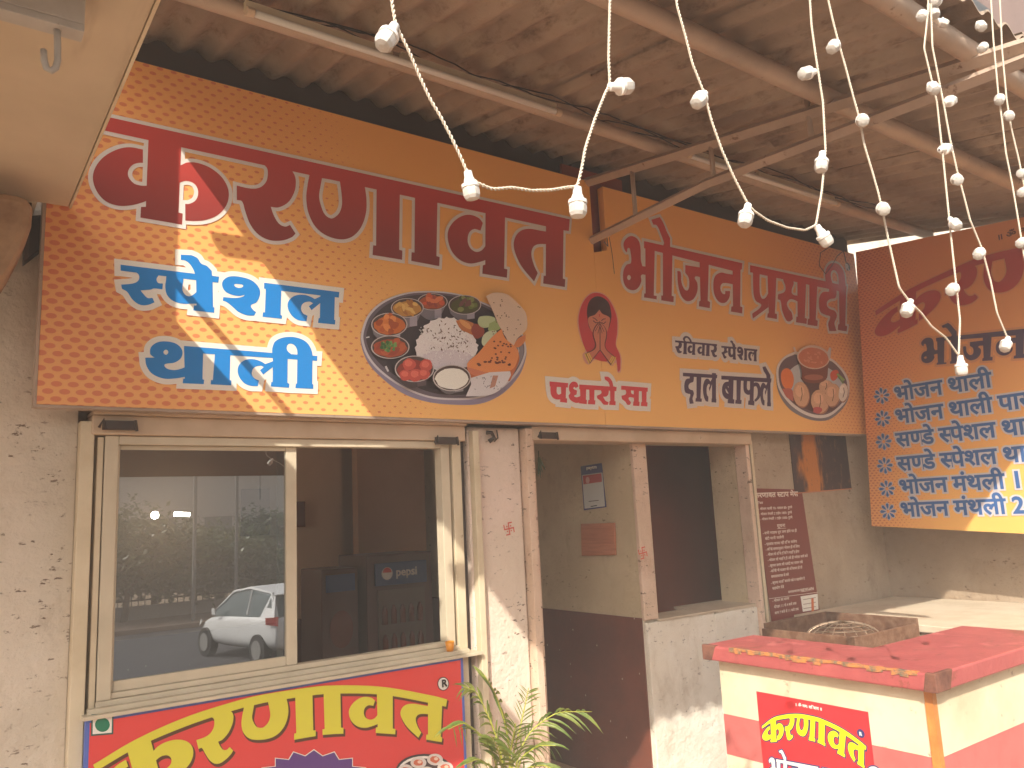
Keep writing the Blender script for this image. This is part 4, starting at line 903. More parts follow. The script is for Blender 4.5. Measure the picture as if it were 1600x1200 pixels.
hw = MB(); hw.tube([at(948, 368, 1, -.03), at(950, 385, 1, -.03), at(944, 378, 1, -.04)], .003, 5).tube([at(952, 370, 1, -.04), at(957, 400, 1, -.03), at(960, 428, 1, -.02)], .002, 5); tag(obj('loose_wire', hw, 'wire_black'), 'thin rusty wire dangling from the lower truss chord', 'wire')
hw = MB(); hw.tube([at(1298, 385, 1, -.03), at(1282, 395, 1, -.04), at(1280, 415, 1, -.03), at(1290, 428, 1, -.03), at(1300, 415, 1, -.03)], .003, 5).tube([at(1318, 392, 1, -.03), at(1322, 410, 1, -.03)], .003, 5); hw.tube([at(1300, 415, 1, -.03), at(1308, 400, 1, -.03), at(1318, 392, 1, -.03)], .003, 5); tag(obj('loose_wire', hw, 'wire_black'), 'looped rusty wire at the right end of the signboard', 'wire')

# ------------------------------------------------------------------ beige slab at the upper left with channel, hook and rolled tarpaulin
SB = thing('canopy_slab', (-.8, -1.2, 2.93), 'beige concrete canopy slab overhanging at the upper left', 'canopy')
zs = 2.93
m = MB(); m.prism([(-2.6, -1.95, zs), (.376, -1.95, zs), (.376, -.012, zs), (-2.6, -.012, zs)], (0, 0, .03)); obj('slab', m, 'slab_paint', SB, bevel=.003)
box('slab', (-2.6, -.011, zs), (.27, .149, zs+.03), 'slab_paint', SB)
obj('edge_trim', MB().box((.3775, -1.95, zs-.004), (.386, -.012, zs+.028)), 'cream_metal', SB)
box('parapet', (-2.6, -.75, zs+.031), (-.035, -.68, 5.0), 'slab_paint', SB)  # unseen upright added above the slab to cut the sun patch on the sign
obj('conduit', MB().tube([(.395, -1.4, 3.105), (.395, -.02, 3.105)], .016, 8), 'cream_metal', SB)  # hidden bar added to cast the thin diagonal shadow across the sign
zc = 2.83; a_ = at(132, 50, 2, zc); yc = a_[1]
chn = MB(); chn.box((-2.0, yc, zc), (a_[0], yc+.05, zc+.085)); chn.box((-2.0, yc-.004, zc+.018), (a_[0]-.001, yc-.0005, zc+.083)); chn.box((a_[0]-.03, yc+.0, zc+.0855), (a_[0], yc+.04, zs))
tag(obj('steel_channel', chn, 'rusty_steel', bevel=.002), 'white painted rusty steel channel fixed under the beige slab', 'steel channel')
h0 = at(88, 42, 1, yc+.025); hk = MB(); hx = h0[0]
def hpt(x, y): return at(x, y, 1, yc+.025)
hk.tube([hpt(89, 38), hpt(90, 75), hpt(90, 95), hpt(87, 106), hpt(80, 111), hpt(73, 107), hpt(69, 95), hpt(68, 78)], [.0078]*7+[.007], 10)
tag(obj('hook', hk, 'rusty_steel', smooth=True), 'steel J hook hanging from the channel at the upper left', 'hook')
tp = MB(); pts = [at(x, y, 1, -.02) for x, y in ((-60, 338), (0, 340), (34, 346), (40, 362), (38, 388), (26, 415), (10, 445), (0, 462), (-60, 500))]
tp.prism(pts, (0, -.28, 0)); tag(obj('rolled_tarpaulin', tp, 'tarp', bevel=.03), 'beige folded tarpaulin tucked under the slab at the left edge', 'tarpaulin')
br_ = MB().prism([at(x, y, 1, -.005) for x, y in ((-40, 312), (48, 322), (48, 338), (-40, 334))], (0, -.04, 0)); br_.prism([at(x, y, 1, .06) for x, y in ((38, 338), (72, 335), (72, 382), (38, 408))], (0, .08, 0)); br_.prism([at(x, y, 1, -.03) for x, y in ((38, 345), (46, 345), (44, 405), (37, 410))], (0, -.01, 0))
tag(obj('steel_bracket', br_, 'black_steel', bevel=.002), 'dark rusty steel bracket under the slab beside the sign edge', 'bracket')

# ------------------------------------------------------------------ things on the walls
PN = Plane(1, .145, -1)
Nt = thing('notice_board', (4.9, .14, 1.3), 'narrow maroon notice with rows of white writing right of the doorway', 'notice')
n4 = [PN.uv(1178, 763), PN.uv(1250, 765), PN.uv(1281, 956), PN.uv(1206, 971)]
ux = [min(n4[0][0], n4[3][0]), max(n4[1][0], n4[2][0])]; qn = [(n4[0][0], n4[0][1]), (n4[1][0]+.02, n4[1][1]), (n4[2][0], n4[2][1]), (n4[3][0], n4[3][1])]
m = MB(); m.prism([PN.xyz(a, b, .5) for a, b in qn], (0, .004, 0)); obj('sheet', m, 'maroon', Nt)
FN = (1170, 755, 5.458)
def nx(x, y): return (FN[0]+x/FN[2], FN[1]+y/FN[2])
m = MB(); row(m, PN, 'करणावत /सटाप मेस', nx(46, 124), nx(46, 86), pend=nx(420, 124), lay=2, off=.002)
lines = [(62, 180, 120, 'निथम', 18), (80, 230, 370, '- भोजन थाली 70- पासल 80- रुपथे', 18), (88, 275, 368, '- भोजन मंथली 2 टाईम 1800- रुपथे', 18), (98, 318, 372, '- भोजन मंथली 1 टाईम 1000- रुपथे', 18), (240, 378, 310, 'सूचना', 26),
  (118, 438, 410, '- सभी गराहक पूरा जमा होने पर ही', 20), (138, 484, 300, 'बंटी मानी जावेगी', 20), (135, 532, 412, '- एडवांस वापस नही दिथा जावेगा', 20), (143, 577, 435, '- लिखे समथानुसार भोजन ही मिलेगा', 20), (150, 622, 432, '- भोजन के लिथे टिफिन चाहिए होगा', 20),
  (160, 668, 505, '- भोजन जो चाहिए है उसे ही परोसा जावे करे', 20), (168, 716, 462, '- कृपथा समथ की पाबंदी का पालन रखे', 20), (178, 762, 458, '- किसी भी परकार की शिकाथत हो तो', 20), (190, 808, 342, 'सथवसथापक से करे', 20), (188, 862, 480, '- कृपथा शाति बनाथे रखे व सहथोग दे', 20), (200, 908, 300, 'सहथोग देवे', 20),
  (335, 938, 435, 'सथवसथापक', 18), (438, 930, 556, '9883954494', 26), (200, 1015, 345, '- भोजन का समथ', 20), (215, 1066, 408, 'दोपहर 11 से 4 बजे तक', 20), (220, 1118, 428, 'शाम 7 बजे से 11 बजे तक', 20)]
for x, y, xe, t, hh in lines: row(m, PN, t, nx(x, y), nx(x, y-hh), pend=nx(xe, y), lay=2, off=.0006)
b = Print(PN, FN, 1.5); b.line('maroon_text', [(172, 985), (585, 930)], 4); b.line('maroon_text', [(240, 388), (315, 383)], 3); b.poly('print_white', [(438, 965), (583, 943), (592, 1075), (458, 1096)])
for yy in (985, 1025, 1062): b.line((150, 120, 116), [(462, yy+8), (566, yy-10)], 5)
b.poly((206, 110, 66), [(528, 980), (548, 980), (552, 1100), (568, 1155), (545, 1150), (530, 1090)]); b.make('printed_lines', Nt); obj('lettering', m, 'maroon_text', Nt)
Pt = thing('wall_painting', (5.4, .14, 1.7), 'dark orange and brown abstract painting partly behind the signboards', 'painting')
m = MB(); z2 = PN.uv(1242, 770)[1]; pa = [PN.uv(1231, 660), (5.83, 2.2), (5.83, z2+.02), PN.uv(1242, 770)]
def painting():
    n = N('painting_print'); v = n.noise(5, 5, .6, (1, 1, .35)); x = n.axis(0)
    c = n.mix(n.ramp(n.math('ADD', v, n.math('MULTIPLY', n.math('ABSOLUTE', n.math('SUBTRACT', x, 5.32)), 1.5)), .58, .72), rgb(190, 116, 40), rgb(62, 40, 38))
    n.col(n.mix(n.ramp(n.noise(22, 6, .75, (1, 1, .35)), .54, .62, 0, .6), c, rgb(128, 84, 60))); n.fin(.4)
painting(); m.prism([PN.xyz(a, b_, 1) for a, b_ in pa], (0, .004, 0)); obj('canvas', m, 'painting_print', Pt); obj('lower_edge', MB().prism([PN.xyz(pa[3][0], pa[3][1]-.008, 3), PN.xyz(5.83, z2+.012, 3), PN.xyz(5.83, z2+.02, 3), PN.xyz(pa[3][0], pa[3][1], 3)], (0, .006, 0)), 'wood_board', Pt)
PQ = Plane(0, 3.494, -1); Q = thing('payment_card', (3.49, .5, 1.8), 'small white card with navy head and red band on the doorway side wall', 'card')
b = Print(PQ, (890, 710, 6.664), 2)
b.poly('print_navy', [(118, 125), (338, 90), (388, 548), (152, 583)]); b.poly((196, 196, 192), [(133, 215), (345, 188), (372, 540), (160, 565)]); b.poly((176, 62, 58), [(140, 222), (335, 196), (340, 285), (148, 312)]); b.poly((196, 150, 140), ell(192, 268, 20, 34)); b.line((90, 84, 82), [(205, 490), (305, 478)], 8); b.line((60, 60, 70), [(228, 542), (288, 532)], 10); b.make('card_face', Q)
m = MB(); row(m, PQ, 'paytm', (890+180/6.664, 710+156/6.664), (890+180/6.664, 710+128/6.664), pend=(890+275/6.664, 700), lay=4, off=.001); obj('lettering', m, 'print_white', Q)
pw = [PQ.uv(*p) for p in ((890+132/6.664, 710+722/6.664), (890+480/6.664, 710+712/6.664), (890+492/6.664, 710+1048/6.664), (890+140/6.664, 710+1055/6.664))]
m = MB(); m.prism([PQ.xyz(a, c, 12) for a, c in pw], (.0125, 0, 0)); tag(obj('wood_plaque', m, 'wood_board', bevel=.002), 'square reddish wooden plaque on the doorway side wall under the card', 'plaque')
fl_ = MB(); fc = at(842, 715, 1, .30)
for k in range(7): fl_.tube([fc, fc+np.array([.03*math.sin(k), -.02, -.05-.012*k])], [.008, .002], 5)
fl_.tube([fc+[0, 0, .04], fc], .003, 5); tag(obj('dried_flower', fl_, 'tree_leaf_light'), 'dried flower bunch hanging at the doorway top left', 'flower')
cp = MB(); cc = at(703, 1012, 1, .07); prof = [(.0, 0), (.017, 0), (.023, .042), (.021, .042), (.016, .004), (0, .004)]
vs = [(cc[0]+r*math.cos(2*math.pi*i/16), cc[1]+r*math.sin(2*math.pi*i/16), 1.019+h*1.1) for r, h in prof for i in range(16)]
cp.add(vs, [(j*16+i, j*16+(i+1) % 16, (j+1)*16+(i+1) % 16, (j+1)*16+i) for j in range(5) for i in range(16)]); tag(obj('cup', cp, 'orange_plastic', smooth=True), 'small orange paper cup at the right end of the window sill', 'cup')

# inside the room
F = thing('drinks_fridge', (2.85, 2.2, .06), 'tall glass-door drinks fridge with blue header inside the room', 'fridge')
box('body', (2.58, 2.0, .06), (3.12, 2.5, 1.42), 'fridge_body', F, bevel=.01); box('header', (2.64, 1.975, 1.20), (3.06, 1.999, 1.36), 'header_blue', F, bevel=.003); box('glass_door', (2.66, 1.978, .50), (3.04, 1.999, 1.17), 'fridge_door', F)
box('door_rim', (2.635, 1.972, .46), (3.065, 1.9765, .49), 'paper_white', F)
fp = Plane(1, 1.974, -1); m = MB(); cs, Lw = text_contours('pepsi'); print_mesh(m, [offset([(2.80+p[0]*.085, 1.262+p[1]*.085) for p in c], .002) for c in cs], fp, 2); obj('header_lettering', m, 'paper_white', F)
m = MB(); print_mesh(m, [orient([(2.73+p[0], 1.285+p[1]) for p in circ(0, 0, .045)], 1)], fp, 1); obj('round_logo', m, 'paper_white', F)
m = MB(); print_mesh(m, [orient([(2.73+p[0], 1.292+max(p[1], 0)) for p in circ(0, 0, .036)], 1)], fp, 2); obj('logo_band', m, 'menu_red', F)
for k in range(3):
    for j in range(5): obj('bottle', MB().tube([(2.70+j*.072, 1.965, .53+k*.2), (2.70+j*.072, 1.965, .62+k*.2), (2.70+j*.072, 1.965, .66+k*.2)], [.022, .022, .008], 8), 'bottle_brown', F, smooth=True)
G = thing('drinks_cooler', (2.3, 2.3, .06), 'shorter dark cooler with pale printed front left of the fridge', 'cooler'); box('body', (2.28, 2.1, .06), (2.56, 2.5, 1.34), 'fridge_body', G, bevel=.01); box('header', (2.31, 2.09, 1.18), (2.53, 2.0995, 1.30), 'header_blue', G)
m = MB(); print_mesh(m, [orient([(2.42+p[0], .92+p[1]) for p in circ(0, 0, .09, 18, .13)], 1)], Plane(1, 2.09, -1), 3); obj('front_print', m, 'bottle_brown', G)
for x, z, w_, h_, lab in ((1.95, 1.6, .22, .36, 'maroon picture frame high on the dim back wall'), (2.3, 1.65, .16, .2, 'small dark picture frame above the cooler')):
    f = MB().box((x, 2.86, z), (x+w_, 2.879, z+h_)); tag(obj('picture_frame', f, 'brown_dado'), lab, 'picture frame')
FN_ = thing('ceiling_fan', (1.05, 1.6, 2.5), 'dark ceiling fan inside the room seen through the closed pane', 'fan')
obj('hub', MB().tube([(1.05, 1.6, 2.36), (1.05, 1.6, 2.40), (1.05, 1.6, 2.46)], [.09, .11, .06], 16), 'black_steel', FN_, smooth=True); obj('rod', MB().tube([(1.05, 1.6, 2.46), (1.05, 1.6, 2.75)], .012, 8), 'black_steel', FN_)
for k in range(3):
    a = k*2.094+.5; d = np.array([math.cos(a), math.sin(a), 0]); s_ = np.array([-d[1], d[0], .15]); c = np.array([1.05, 1.6, 2.4]); obj('blade', MB().prism([c+d*.1-s_*.03, c+d*.55-s_*.07, c+d*.55+s_*.07, c+d*.1+s_*.03], (0, 0, .004)), 'black_steel', FN_)
def sphere(c, r, n=10):
    m = MB(); vs = []; 
    for j in range(n+1):
        for i in range(n*2): th = math.pi*j/n; ph = math.pi*i/n; vs.append((c[0]+r*math.sin(th)*math.cos(ph), c[1]+r*math.sin(th)*math.sin(ph), c[2]+r*math.cos(th)))
    m.add(vs, [(j*2*n+i, j*2*n+(i+1) % (2*n), (j+1)*2*n+(i+1) % (2*n), (j+1)*2*n+i) for j in range(n) for i in range(2*n)]); return m
lc = at(242, 805, 1, 2.5); tag(obj('led_bulb', sphere(lc, .026), 'lamp_glow', smooth=True), 'small lit white bulb inside the room behind the closed pane', 'bulb')
lc2 = at(272, 803, 1, 2.5); lc3 = at(296, 804, 1, 2.5); tag(obj('led_tube', MB().tube([lc2, lc3], .014, 8), 'lamp_glow', smooth=True), 'short lit tube lamp beside the bulb inside the room', 'lamp')
# ------------------------------------------------------------------ potted palm in front of the pillar
rp = random.Random(21); PA = thing('areca_palm', (2.15, -.35, 0), 'potted areca palm with thin green fronds before the pillar', 'plant')
def lathe(c, prof, n=20):
    m = MB(); m.add([(c[0]+r*math.cos(2*math.pi*i/n), c[1]+r*math.sin(2*math.pi*i/n), c[2]+h) for r, h in prof for i in range(n)], [(j*n+i, j*n+(i+1) % n, (j+1)*n+(i+1) % n, (j+1)*n+i) for j in range(len(prof)-1) for i in range(n)]); return m
pc = at(790, 1190, 1, -.35); px0 = pc[0]
obj('pot', lathe((px0, -.35, 0), [(0, 0), (.11, 0), (.15, .26), (.165, .26), (.165, .30), (.145, .30), (.14, .26), (0, .25)]), 'terracotta', PA, smooth=True); obj('soil', lathe((px0, -.35, .262), [(0, 0), (.139, 0)]), 'soil', PA)
def frond(path, y_, L, n, droop, wid=.011, side=(1, -1), start=.25):
    P0 = [np.array([px0+.02*rp.uniform(-1, 1), -.35+.02*rp.uniform(-1, 1), .27])]+[at(x, y, 1, yy) for (x, y), yy in zip(path, np.linspace(-.35, y_, len(path)))]
    t = np.linspace(0, 1, len(P0)); tt = np.linspace(0, 1, 26); C3 = np.array([[np.interp(q, t, [p[k] for p in P0]) for k in range(3)] for q in tt])
    for _ in range(3): C3[1:-1] = (C3[:-2]+C3[1:-1]*2+C3[2:])/4
    fr = obj('frond', MB().tube(C3, list(np.linspace(.0055, .0015, 26)), 6), 'frond_stem', PA, smooth=True)
    for k in range(n):
        q = start+(1-start)*k/n; i = min(24, int(q*25)); c = C3[i]; d = C3[i+1]-C3[i-1]; d /= np.linalg.norm(d)
        for sd in side:
            up = np.array([0, -.35, 1.]); s_ = np.cross(d, up); s_ /= np.linalg.norm(s_); l = L*(.55+.45*math.sin(math.pi*(.15+.8*(k/n))))*rp.uniform(.85, 1.1)
            v = d*rp.uniform(.7, .95)+s_*sd*rp.uniform(.55, .8)+np.array([0, -.15*rp.random(), .1]); v /= np.linalg.norm(v); pts = []
            for j in range(5):
                u = j/4; pts.append(c+v*l*u+np.array([0, 0, -droop*l*u*u]))
            wv = np.cross(v, np.array([.2, -1, .3])); wv /= np.linalg.norm(wv); ws = [.25, .9, 1, .7, .05]; m = MB()
            L1 = [p+wv*wid*.5*w_ for p, w_ in zip(pts, ws)]; R1 = [p-wv*wid*.5*w_ for p, w_ in zip(pts, ws)]; md = [p+np.cross(wv, v)*wid*.14*w_ for p, w_ in zip(pts, ws)]
            m.add(L1+md+R1, [(j, j+1, 6+j, 5+j) for j in range(4)]+[(5+j, 6+j, 11+j, 10+j) for j in range(4)]); obj('leaflet', m, 'palm_leaf', fr)
frond([(785, 1180), (768, 1130), (745, 1080), (722, 1072)], -.30, .13, 13, .5)
frond([(798, 1180), (790, 1130), (775, 1085), (757, 1055)], -.45, .17, 13, .25, .014)
frond([(808, 1180), (830, 1140), (870, 1112), (925, 1112)], -.42, .15, 14, .6)
frond([(776, 1190), (755, 1150), (725, 1128), (700, 1140)], -.50, .12, 12, .6)
frond([(812, 1185), (840, 1165), (868, 1165)], -.50, .12, 10, .5)
frond([(800, 1185), (812, 1140), (822, 1095), (826, 1075)], -.20, .10, 14, .2, .007)
frond([(770, 1200), (748, 1185), (725, 1195)], -.55, .12, 9, .6)
frond([(795, 1195), (800, 1160), (806, 1130)], -.48, .15, 10, .3, .013)
frond([(820, 1200), (850, 1195), (880, 1210)], -.55, .12, 9, .5)
frond([(785, 1200), (778, 1170), (768, 1150)], -.55, .14, 9, .3, .013)

# ------------------------------------------------------------------ fairy light strings hanging from the roof edge
YS = -2.36
def helix(path, r=.0016):
    P_ = [np.array(p) for p in path]; L = [0]
    for a, b in zip(P_[:-1], P_[1:]): L.append(L[-1]+np.linalg.norm(b-a))
    n = max(8, int(L[-1]/.0036)); tt = np.linspace(0, L[-1], n); A = np.array([[np.interp(t, L, [p[k] for p in P_]) for k in range(3)] for t in tt])
    for _ in range(4): A[1:-1] = (A[:-2]+2*A[1:-1]+A[2:])/4
    m = MB()
    for ph in (0, math.pi):
        pts = []
        for i in range(n):
            d = A[min(i+1, n-1)]-A[max(i-1, 0)]; d /= np.linalg.norm(d)+1e-9; a = np.cross(d, [0, 1, .2]); a /= np.linalg.norm(a)+1e-9; b = np.cross(d, a); w_ = tt[i]/.017*2*math.pi+ph
            pts.append(A[i]+r*1.2*(math.cos(w_)*a+math.sin(w_)*b))
        m.tube(pts, r, 5, False)
    return m
def bulb(par, base, tip, y_=0., yd=0.):
    p0 = at(base[0], base[1], 1, YS+y_); p1 = at(tip[0], tip[1], 1, YS+y_+yd); d = p1-p0; L = np.linalg.norm(d); d = d/L; L = max(L, .050); L = min(L, .058) if L > .066 else L
    a = np.cross(d, [.3, 1, .2]); a /= np.linalg.norm(a); b = np.cross(d, a); n = 14
    def lat(prof, flute=0):
        m = MB(); m.add([p0+d*h*L+(r*L*(1+flute*(i % 2)))*(math.cos(2*math.pi*i/n)*a+math.sin(2*math.pi*i/n)*b) for r, h in prof for i in range(n)], [(j*n+i, j*n+(i+1) % n, (j+1)*n+(i+1) % n, (j+1)*n+i) for j in range(len(prof)-1) for i in range(n)]+[tuple((len(prof)-1)*n+i for i in range(n))]); return m
    c = obj('bulb', lat([(.05, -.03), (.14, 0), (.15, .22), (.19, .3), (.20, .42), (.30, .44), (.30, .55), (.26, .56)]), 'bulb_base', par, smooth=True); md = c.modifiers.new('edge', 'EDGE_SPLIT'); md.split_angle = math.radians(40)
    obj('glass', lat([(.255, .55), (.275, .66), (.265, .85), (.21, .96), (.08, 1.0)], .07), 'bulb_plastic', c)
def string(name_label, paths, bulbs):
    t = thing('fairy_light_string', tuple(at(paths[0][0][0], paths[0][0][1], 1, YS)), name_label, 'string lights', 'fairy light strings hanging from the roof edge')
    for p in paths: obj('wire', helix([at(x, y, 1, YS+(o[0] if o else 0)) for x, y, *o in p]), 'wire_white', t, smooth=True)
    for b_ in bulbs: bulb(t, *b_)
string('leftmost fairy light string, two drops joined by a level span across the headline', [[(606, -60), (612, 0), (618, 38), (640, 82), (655, 118), (672, 155), (690, 185), (707, 218), (722, 250), (730, 270), (745, 286), (770, 296), (800, 293), (830, 298), (862, 297), (890, 292), (902, 292), (908, 268), (915, 230), (930, 185), (946, 145), (953, 132), (951, 90), (952, 40), (955, -60)]],
  [((617, 40), (586, 90), 0, -.01), ((731, 268), (738, 310), 0), ((902, 293), (903, 340), 0), ((952, 136), (998, 134), 0, -.01)])
string('second fairy light string from the left, dipping before the right panel lettering', [[(1052, -60), (1058, 10), (1072, 60), (1082, 100), (1100, 145), (1112, 190), (1128, 235), (1148, 280), (1168, 318), (1178, 330), (1200, 345), (1230, 356), (1258, 360), (1275, 352), (1284, 300), (1290, 235), (1286, 160), (1275, 90), (1268, 40), (1262, -60)]],
  [((1101, 146), (1080, 172), 0, -.01), ((1169, 320), (1161, 361), 0), ((1276, 353), (1300, 390), 0, -.01), ((1285, 238), (1282, 274), 0), ((1273, 112), (1237, 119), 0, .01)])
string('middle fairy light string running down across the corner to the menu rows', [[(1280, -60), (1294, 0), (1302, 35), (1310, 66), (1322, 108), (1333, 150), (1343, 186), (1350, 225), (1362, 265), (1372, 300), (1378, 325), (1386, 365), (1396, 410), (1405, 450), (1420, 470), (1440, 490), (1455, 510), (1478, 528), (1498, 556), (1500, 500), (1494, 445), (1488, 390), (1482, 330), (1474, 250), (1464, 160), (1452, 110), (1444, 76), (1450, 20), (1452, -60)]],
  [((1308, 66), (1285, 94), 0, -.01), ((1345, 186), (1352, 192), 0, -.045), ((1376, 322), (1386, 334), 0, -.045), ((1423, 470), (1412, 500), 0), ((1500, 556), (1504, 592), 0), ((1494, 447), (1471, 468), 0, -.01), ((1484, 342), (1498, 356), 0, -.03), ((1452, 132), (1463, 142), 0, -.03)])
string('fourth fairy light string, hanging before the menu title lettering', [[(1456, -60), (1455, 20), (1457, 74), (1466, 120), (1475, 165), (1484, 215), (1495, 265), (1507, 310), (1516, 345), (1534, 388), (1548, 440), (1558, 490), (1574, 528)]],
  [((1476, 160), (1507, 153), 0, -.01), ((1468, 234), (1503, 229), 0, -.01), ((1492, 278), (1502, 286), 0, -.045), ((1534, 390), (1520, 412), 0, -.01), ((1575, 528), (1567, 553), 0), ((1452, 8), (1462, 26), .02, -.02), ((1442, 20), (1436, 36), .02, -.02), ((1458, 30), (1474, 36), .02, -.02), ((1466, 4), (1452, -6), .0, -.03)])
string('rightmost fairy light string, cut by the right border', [[(1545, -60), (1552, 60), (1560, 148), (1566, 190), (1572, 240), (1582, 290), (1592, 350), (1600, 400), (1612, 450)], [(1560, -60), (1566, 80), (1573, 156), (1580, 200), (1592, 250), (1604, 310), (1620, 360)]],
  [((1563, 150), (1558, 172), 0, -.02), ((1574, 178), (1582, 188), 0, -.04), ((1604, 272), (1586, 270), 0), ((1604, 298), (1580, 308), 0), ((1602, 376), (1582, 388), 0), ((1540, 70), (1528, 82), .02, 0), ((1528, 36), (1538, 46), .02, -.03)])

# ------------------------------------------------------------------ across the forecourt: what the window glass mirrors
BN = thing('banner_awning', (3, -5.4, 2.2), 'brown shade cloth banner on posts along the forecourt edge', 'awning')
obj('cloth', MB().prism([(-3, -5.42, 2.245), (10, -5.42, 2.245), (10, -5.36, 2.95), (-3, -5.36, 2.95)], (0, .01, 0)), 'dark_banner', BN)
for x in (-2.9, 9.9): obj('post', MB().tube([(x, -5.36, 0), (x, -5.36, 2.96)], .03, 8), 'pole_grey', BN)
CA = thing('parked_car', (0, 0, 0), 'white hatchback car parked on the street, mirrored in the window', 'car')
def car():
    # local: x forward, y left, z up ; body lofted from side stations
    st = [(-1.88, .38, .62, .62, .78), (-1.82, .30, .95, .66, .80), (-1.6, .26, 1.05, .62, .84), (-1.0, .22, 1.0, .60, .86), (0, .2, .98, .60, .86), (.75, .2, .95, .60, .86), (1.3, .24, .86, .60, .83), (1.72, .3, .72, .52, .74), (1.86, .36, .58, .45, .62)]
    m = MB(); rings = []
    for x, z0, z1, wb, w_ in st:
        rings.append([(x, -wb, z0), (x, -w_, z0+.14), (x, -w_, (z0+z1)/2), (x, -w_+.03, z1-.06), (x, -w_+.14, z1), (x, w_-.14, z1), (x, w_-.03, z1-.06), (x, w_, (z0+z1)/2), (x, w_, z0+.14), (x, wb, z0)])
    vs = [p for r in rings for p in r]; k = 10; m.add(vs, [(i*k+j, i*k+(j+1) % k, (i+1)*k+(j+1) % k, (i+1)*k+j) for i in range(len(st)-1) for j in range(k)]+[tuple(range(k))[::-1], tuple(range((len(st)-1)*k, len(st)*k))])
    b = obj('body', m, 'car_paint', CA, smooth=True); s_ = b.modifiers.new('sub', 'SUBSURF'); s_.levels = 2; s_.render_levels = 2
    cb = [(-1.70, 1.0, .76), (-1.35, 1.44, .62), (-.4, 1.52, .60), (.35, 1.42, .60), (1.05, .95, .74)]
    m = MB(); vs = []
    for x, z, w_ in cb: vs += [(x, -w_, z), (x, w_, z)]
    lo = [(-1.72, -.78, .93), (-1.72, .78, .93), (1.12, -.78, .90), (1.12, .78, .90)]; m.add(vs+lo, [(2*i, 2*i+1, 2*i+3, 2*i+2) for i in range(4)]+[(0, 2, 4, 6, 8, 12, 10), (1, 11, 13, 9, 7, 5, 3), (0, 10, 11, 1), (8, 9, 13, 12)])
    c = obj('cabin', m, 'car_glass', CA, bevel=.05)
    m = MB()
    m.tube([(-1.70, -.70, .98), (-1.36, -.60, 1.44), (-.4, -.585, 1.525), (.35, -.585, 1.43), (1.10, -.71, .93)], .035, 6); m.tube([(-1.70, .70, .98), (-1.36, .60, 1.44), (-.4, .585, 1.525), (.35, .585, 1.43), (1.10, .71, .93)], .035, 6)
    m.prism([(-1.5, -.60, 1.40), (-.4, -.585, 1.54), (.33, -.585, 1.44), (.33, .585, 1.44), (-.4, .585, 1.54), (-1.5, .60, 1.40)], (0, 0, .02))
    for sy in (-1, 1): m.tube([(-.55, sy*.75, .98), (-.5, sy*.60, 1.48)], .03, 6); m.prism([(-1.75, sy*.79, .95), (-1.15, sy*.79, .95), (-1.35, sy*.63, 1.42), (-1.5, sy*.62, 1.38)], (0, -sy*.02, 0))
    obj('roof', m, 'car_paint', CA, smooth=False)
    for x in (-1.2, 1.2):
        for sy in (-1, 1):
            w_ = obj('wheel', MB().tube([(x, sy*.70, .31), (x, sy*.885, .31)], .32, 20), 'car_dark', CA); obj('rim', MB().tube([(x, sy*.886, .31), (x, sy*.90, .31)], .2, 14), 'pole_grey', w_)
    for sy in (-1, 1):
        obj('tail_light', MB().prism([(-1.86, sy*.78, .82), (-1.55, sy*.875, .84), (-1.55, sy*.875, .98), (-1.84, sy*.76, 1.0)], (-.03, 0, 0)), 'tail_red', CA); obj('headlight', MB().prism([(1.80, sy*.72, .62), (1.5, sy*.84, .68), (1.5, sy*.82, .80), (1.78, sy*.66, .74)], (.03, 0, 0)), 'paper_white', CA); obj('mirror', MB().box((.62, sy*.84-.06, .95), (.78, sy*.84+.10*sy+.02, 1.08)), 'car_paint', CA)
    obj('bumper', MB().box((-1.9, -.6, .32), (-1.84, .6, .5)), 'car_dark', CA)
car(); rw_ = refl(416, 1010, -14.9); CA.location = (rw_[0], -14.9, -1.15); CA.rotation_euler = (0, 0, math.radians(260))

rt = random.Random(11)
def tree(x, y, h, cr, lab, lm='tree_leaf', n=4200, trunk=.12):
    h *= .76; cr *= .8; t = thing('tree', (x, y, -1.15), lab, 'tree', 'trees across the street'); m = MB(); z0 = -1.15
    top = h*.62; m.tube([(x, y, z0), (x+.1, y, z0+top*.5), (x+.05, y, z0+top)], [trunk, trunk*.7, trunk*.35], 8)
    for k in range(7):
        a = rt.random()*6.28; zz = z0+top*(.45+.45*rt.random()); m.tube([(x+.05, y, zz), (x+cr*.4*math.cos(a), y+cr*.4*math.sin(a), zz+h*.14), (x+cr*.75*math.cos(a), y+cr*.7*math.sin(a), zz+h*.22)], [trunk*.4, trunk*.22, .01], 5)
    obj('trunk', m, 'bark', t, smooth=True)
    cl = [(x+cr*rt.uniform(-.75, .75), y+cr*rt.uniform(-.7, .7), z0+h*rt.uniform(.42, .9), cr*rt.uniform(.28, .5)) for _ in range(15)]
    pos = []; 
    for _ in range(n):
        c = rt.choice(cl); v = np.array([rt.gauss(0, 1), rt.gauss(0, 1), rt.gauss(0, .75)]); v /= np.linalg.norm(v)+1e-6; pos.append(np.array(c[:3])+v*c[3]*rt.random()**.4)
    vs = []; fs = []
    for p in pos:
        d = np.array([rt.gauss(0, 1), rt.gauss(0, 1), rt.gauss(0, .6)-.3]); d /= np.linalg.norm(d); s_ = np.cross(d, [rt.random(), rt.random(), 1]); s_ /= np.linalg.norm(s_)+1e-6; L = .15+.15*rt.random(); b = len(vs)
        vs += [tuple(p), tuple(p+d*L*.5+s_*L*.3), tuple(p+d*L), tuple(p+d*L*.5-s_*L*.3)]; fs.append((b, b+1, b+2, b+3))
    m = MB(); m.v = vs; m.f = fs; m.m = [0]*len(fs); obj('crown', m, lm, t)
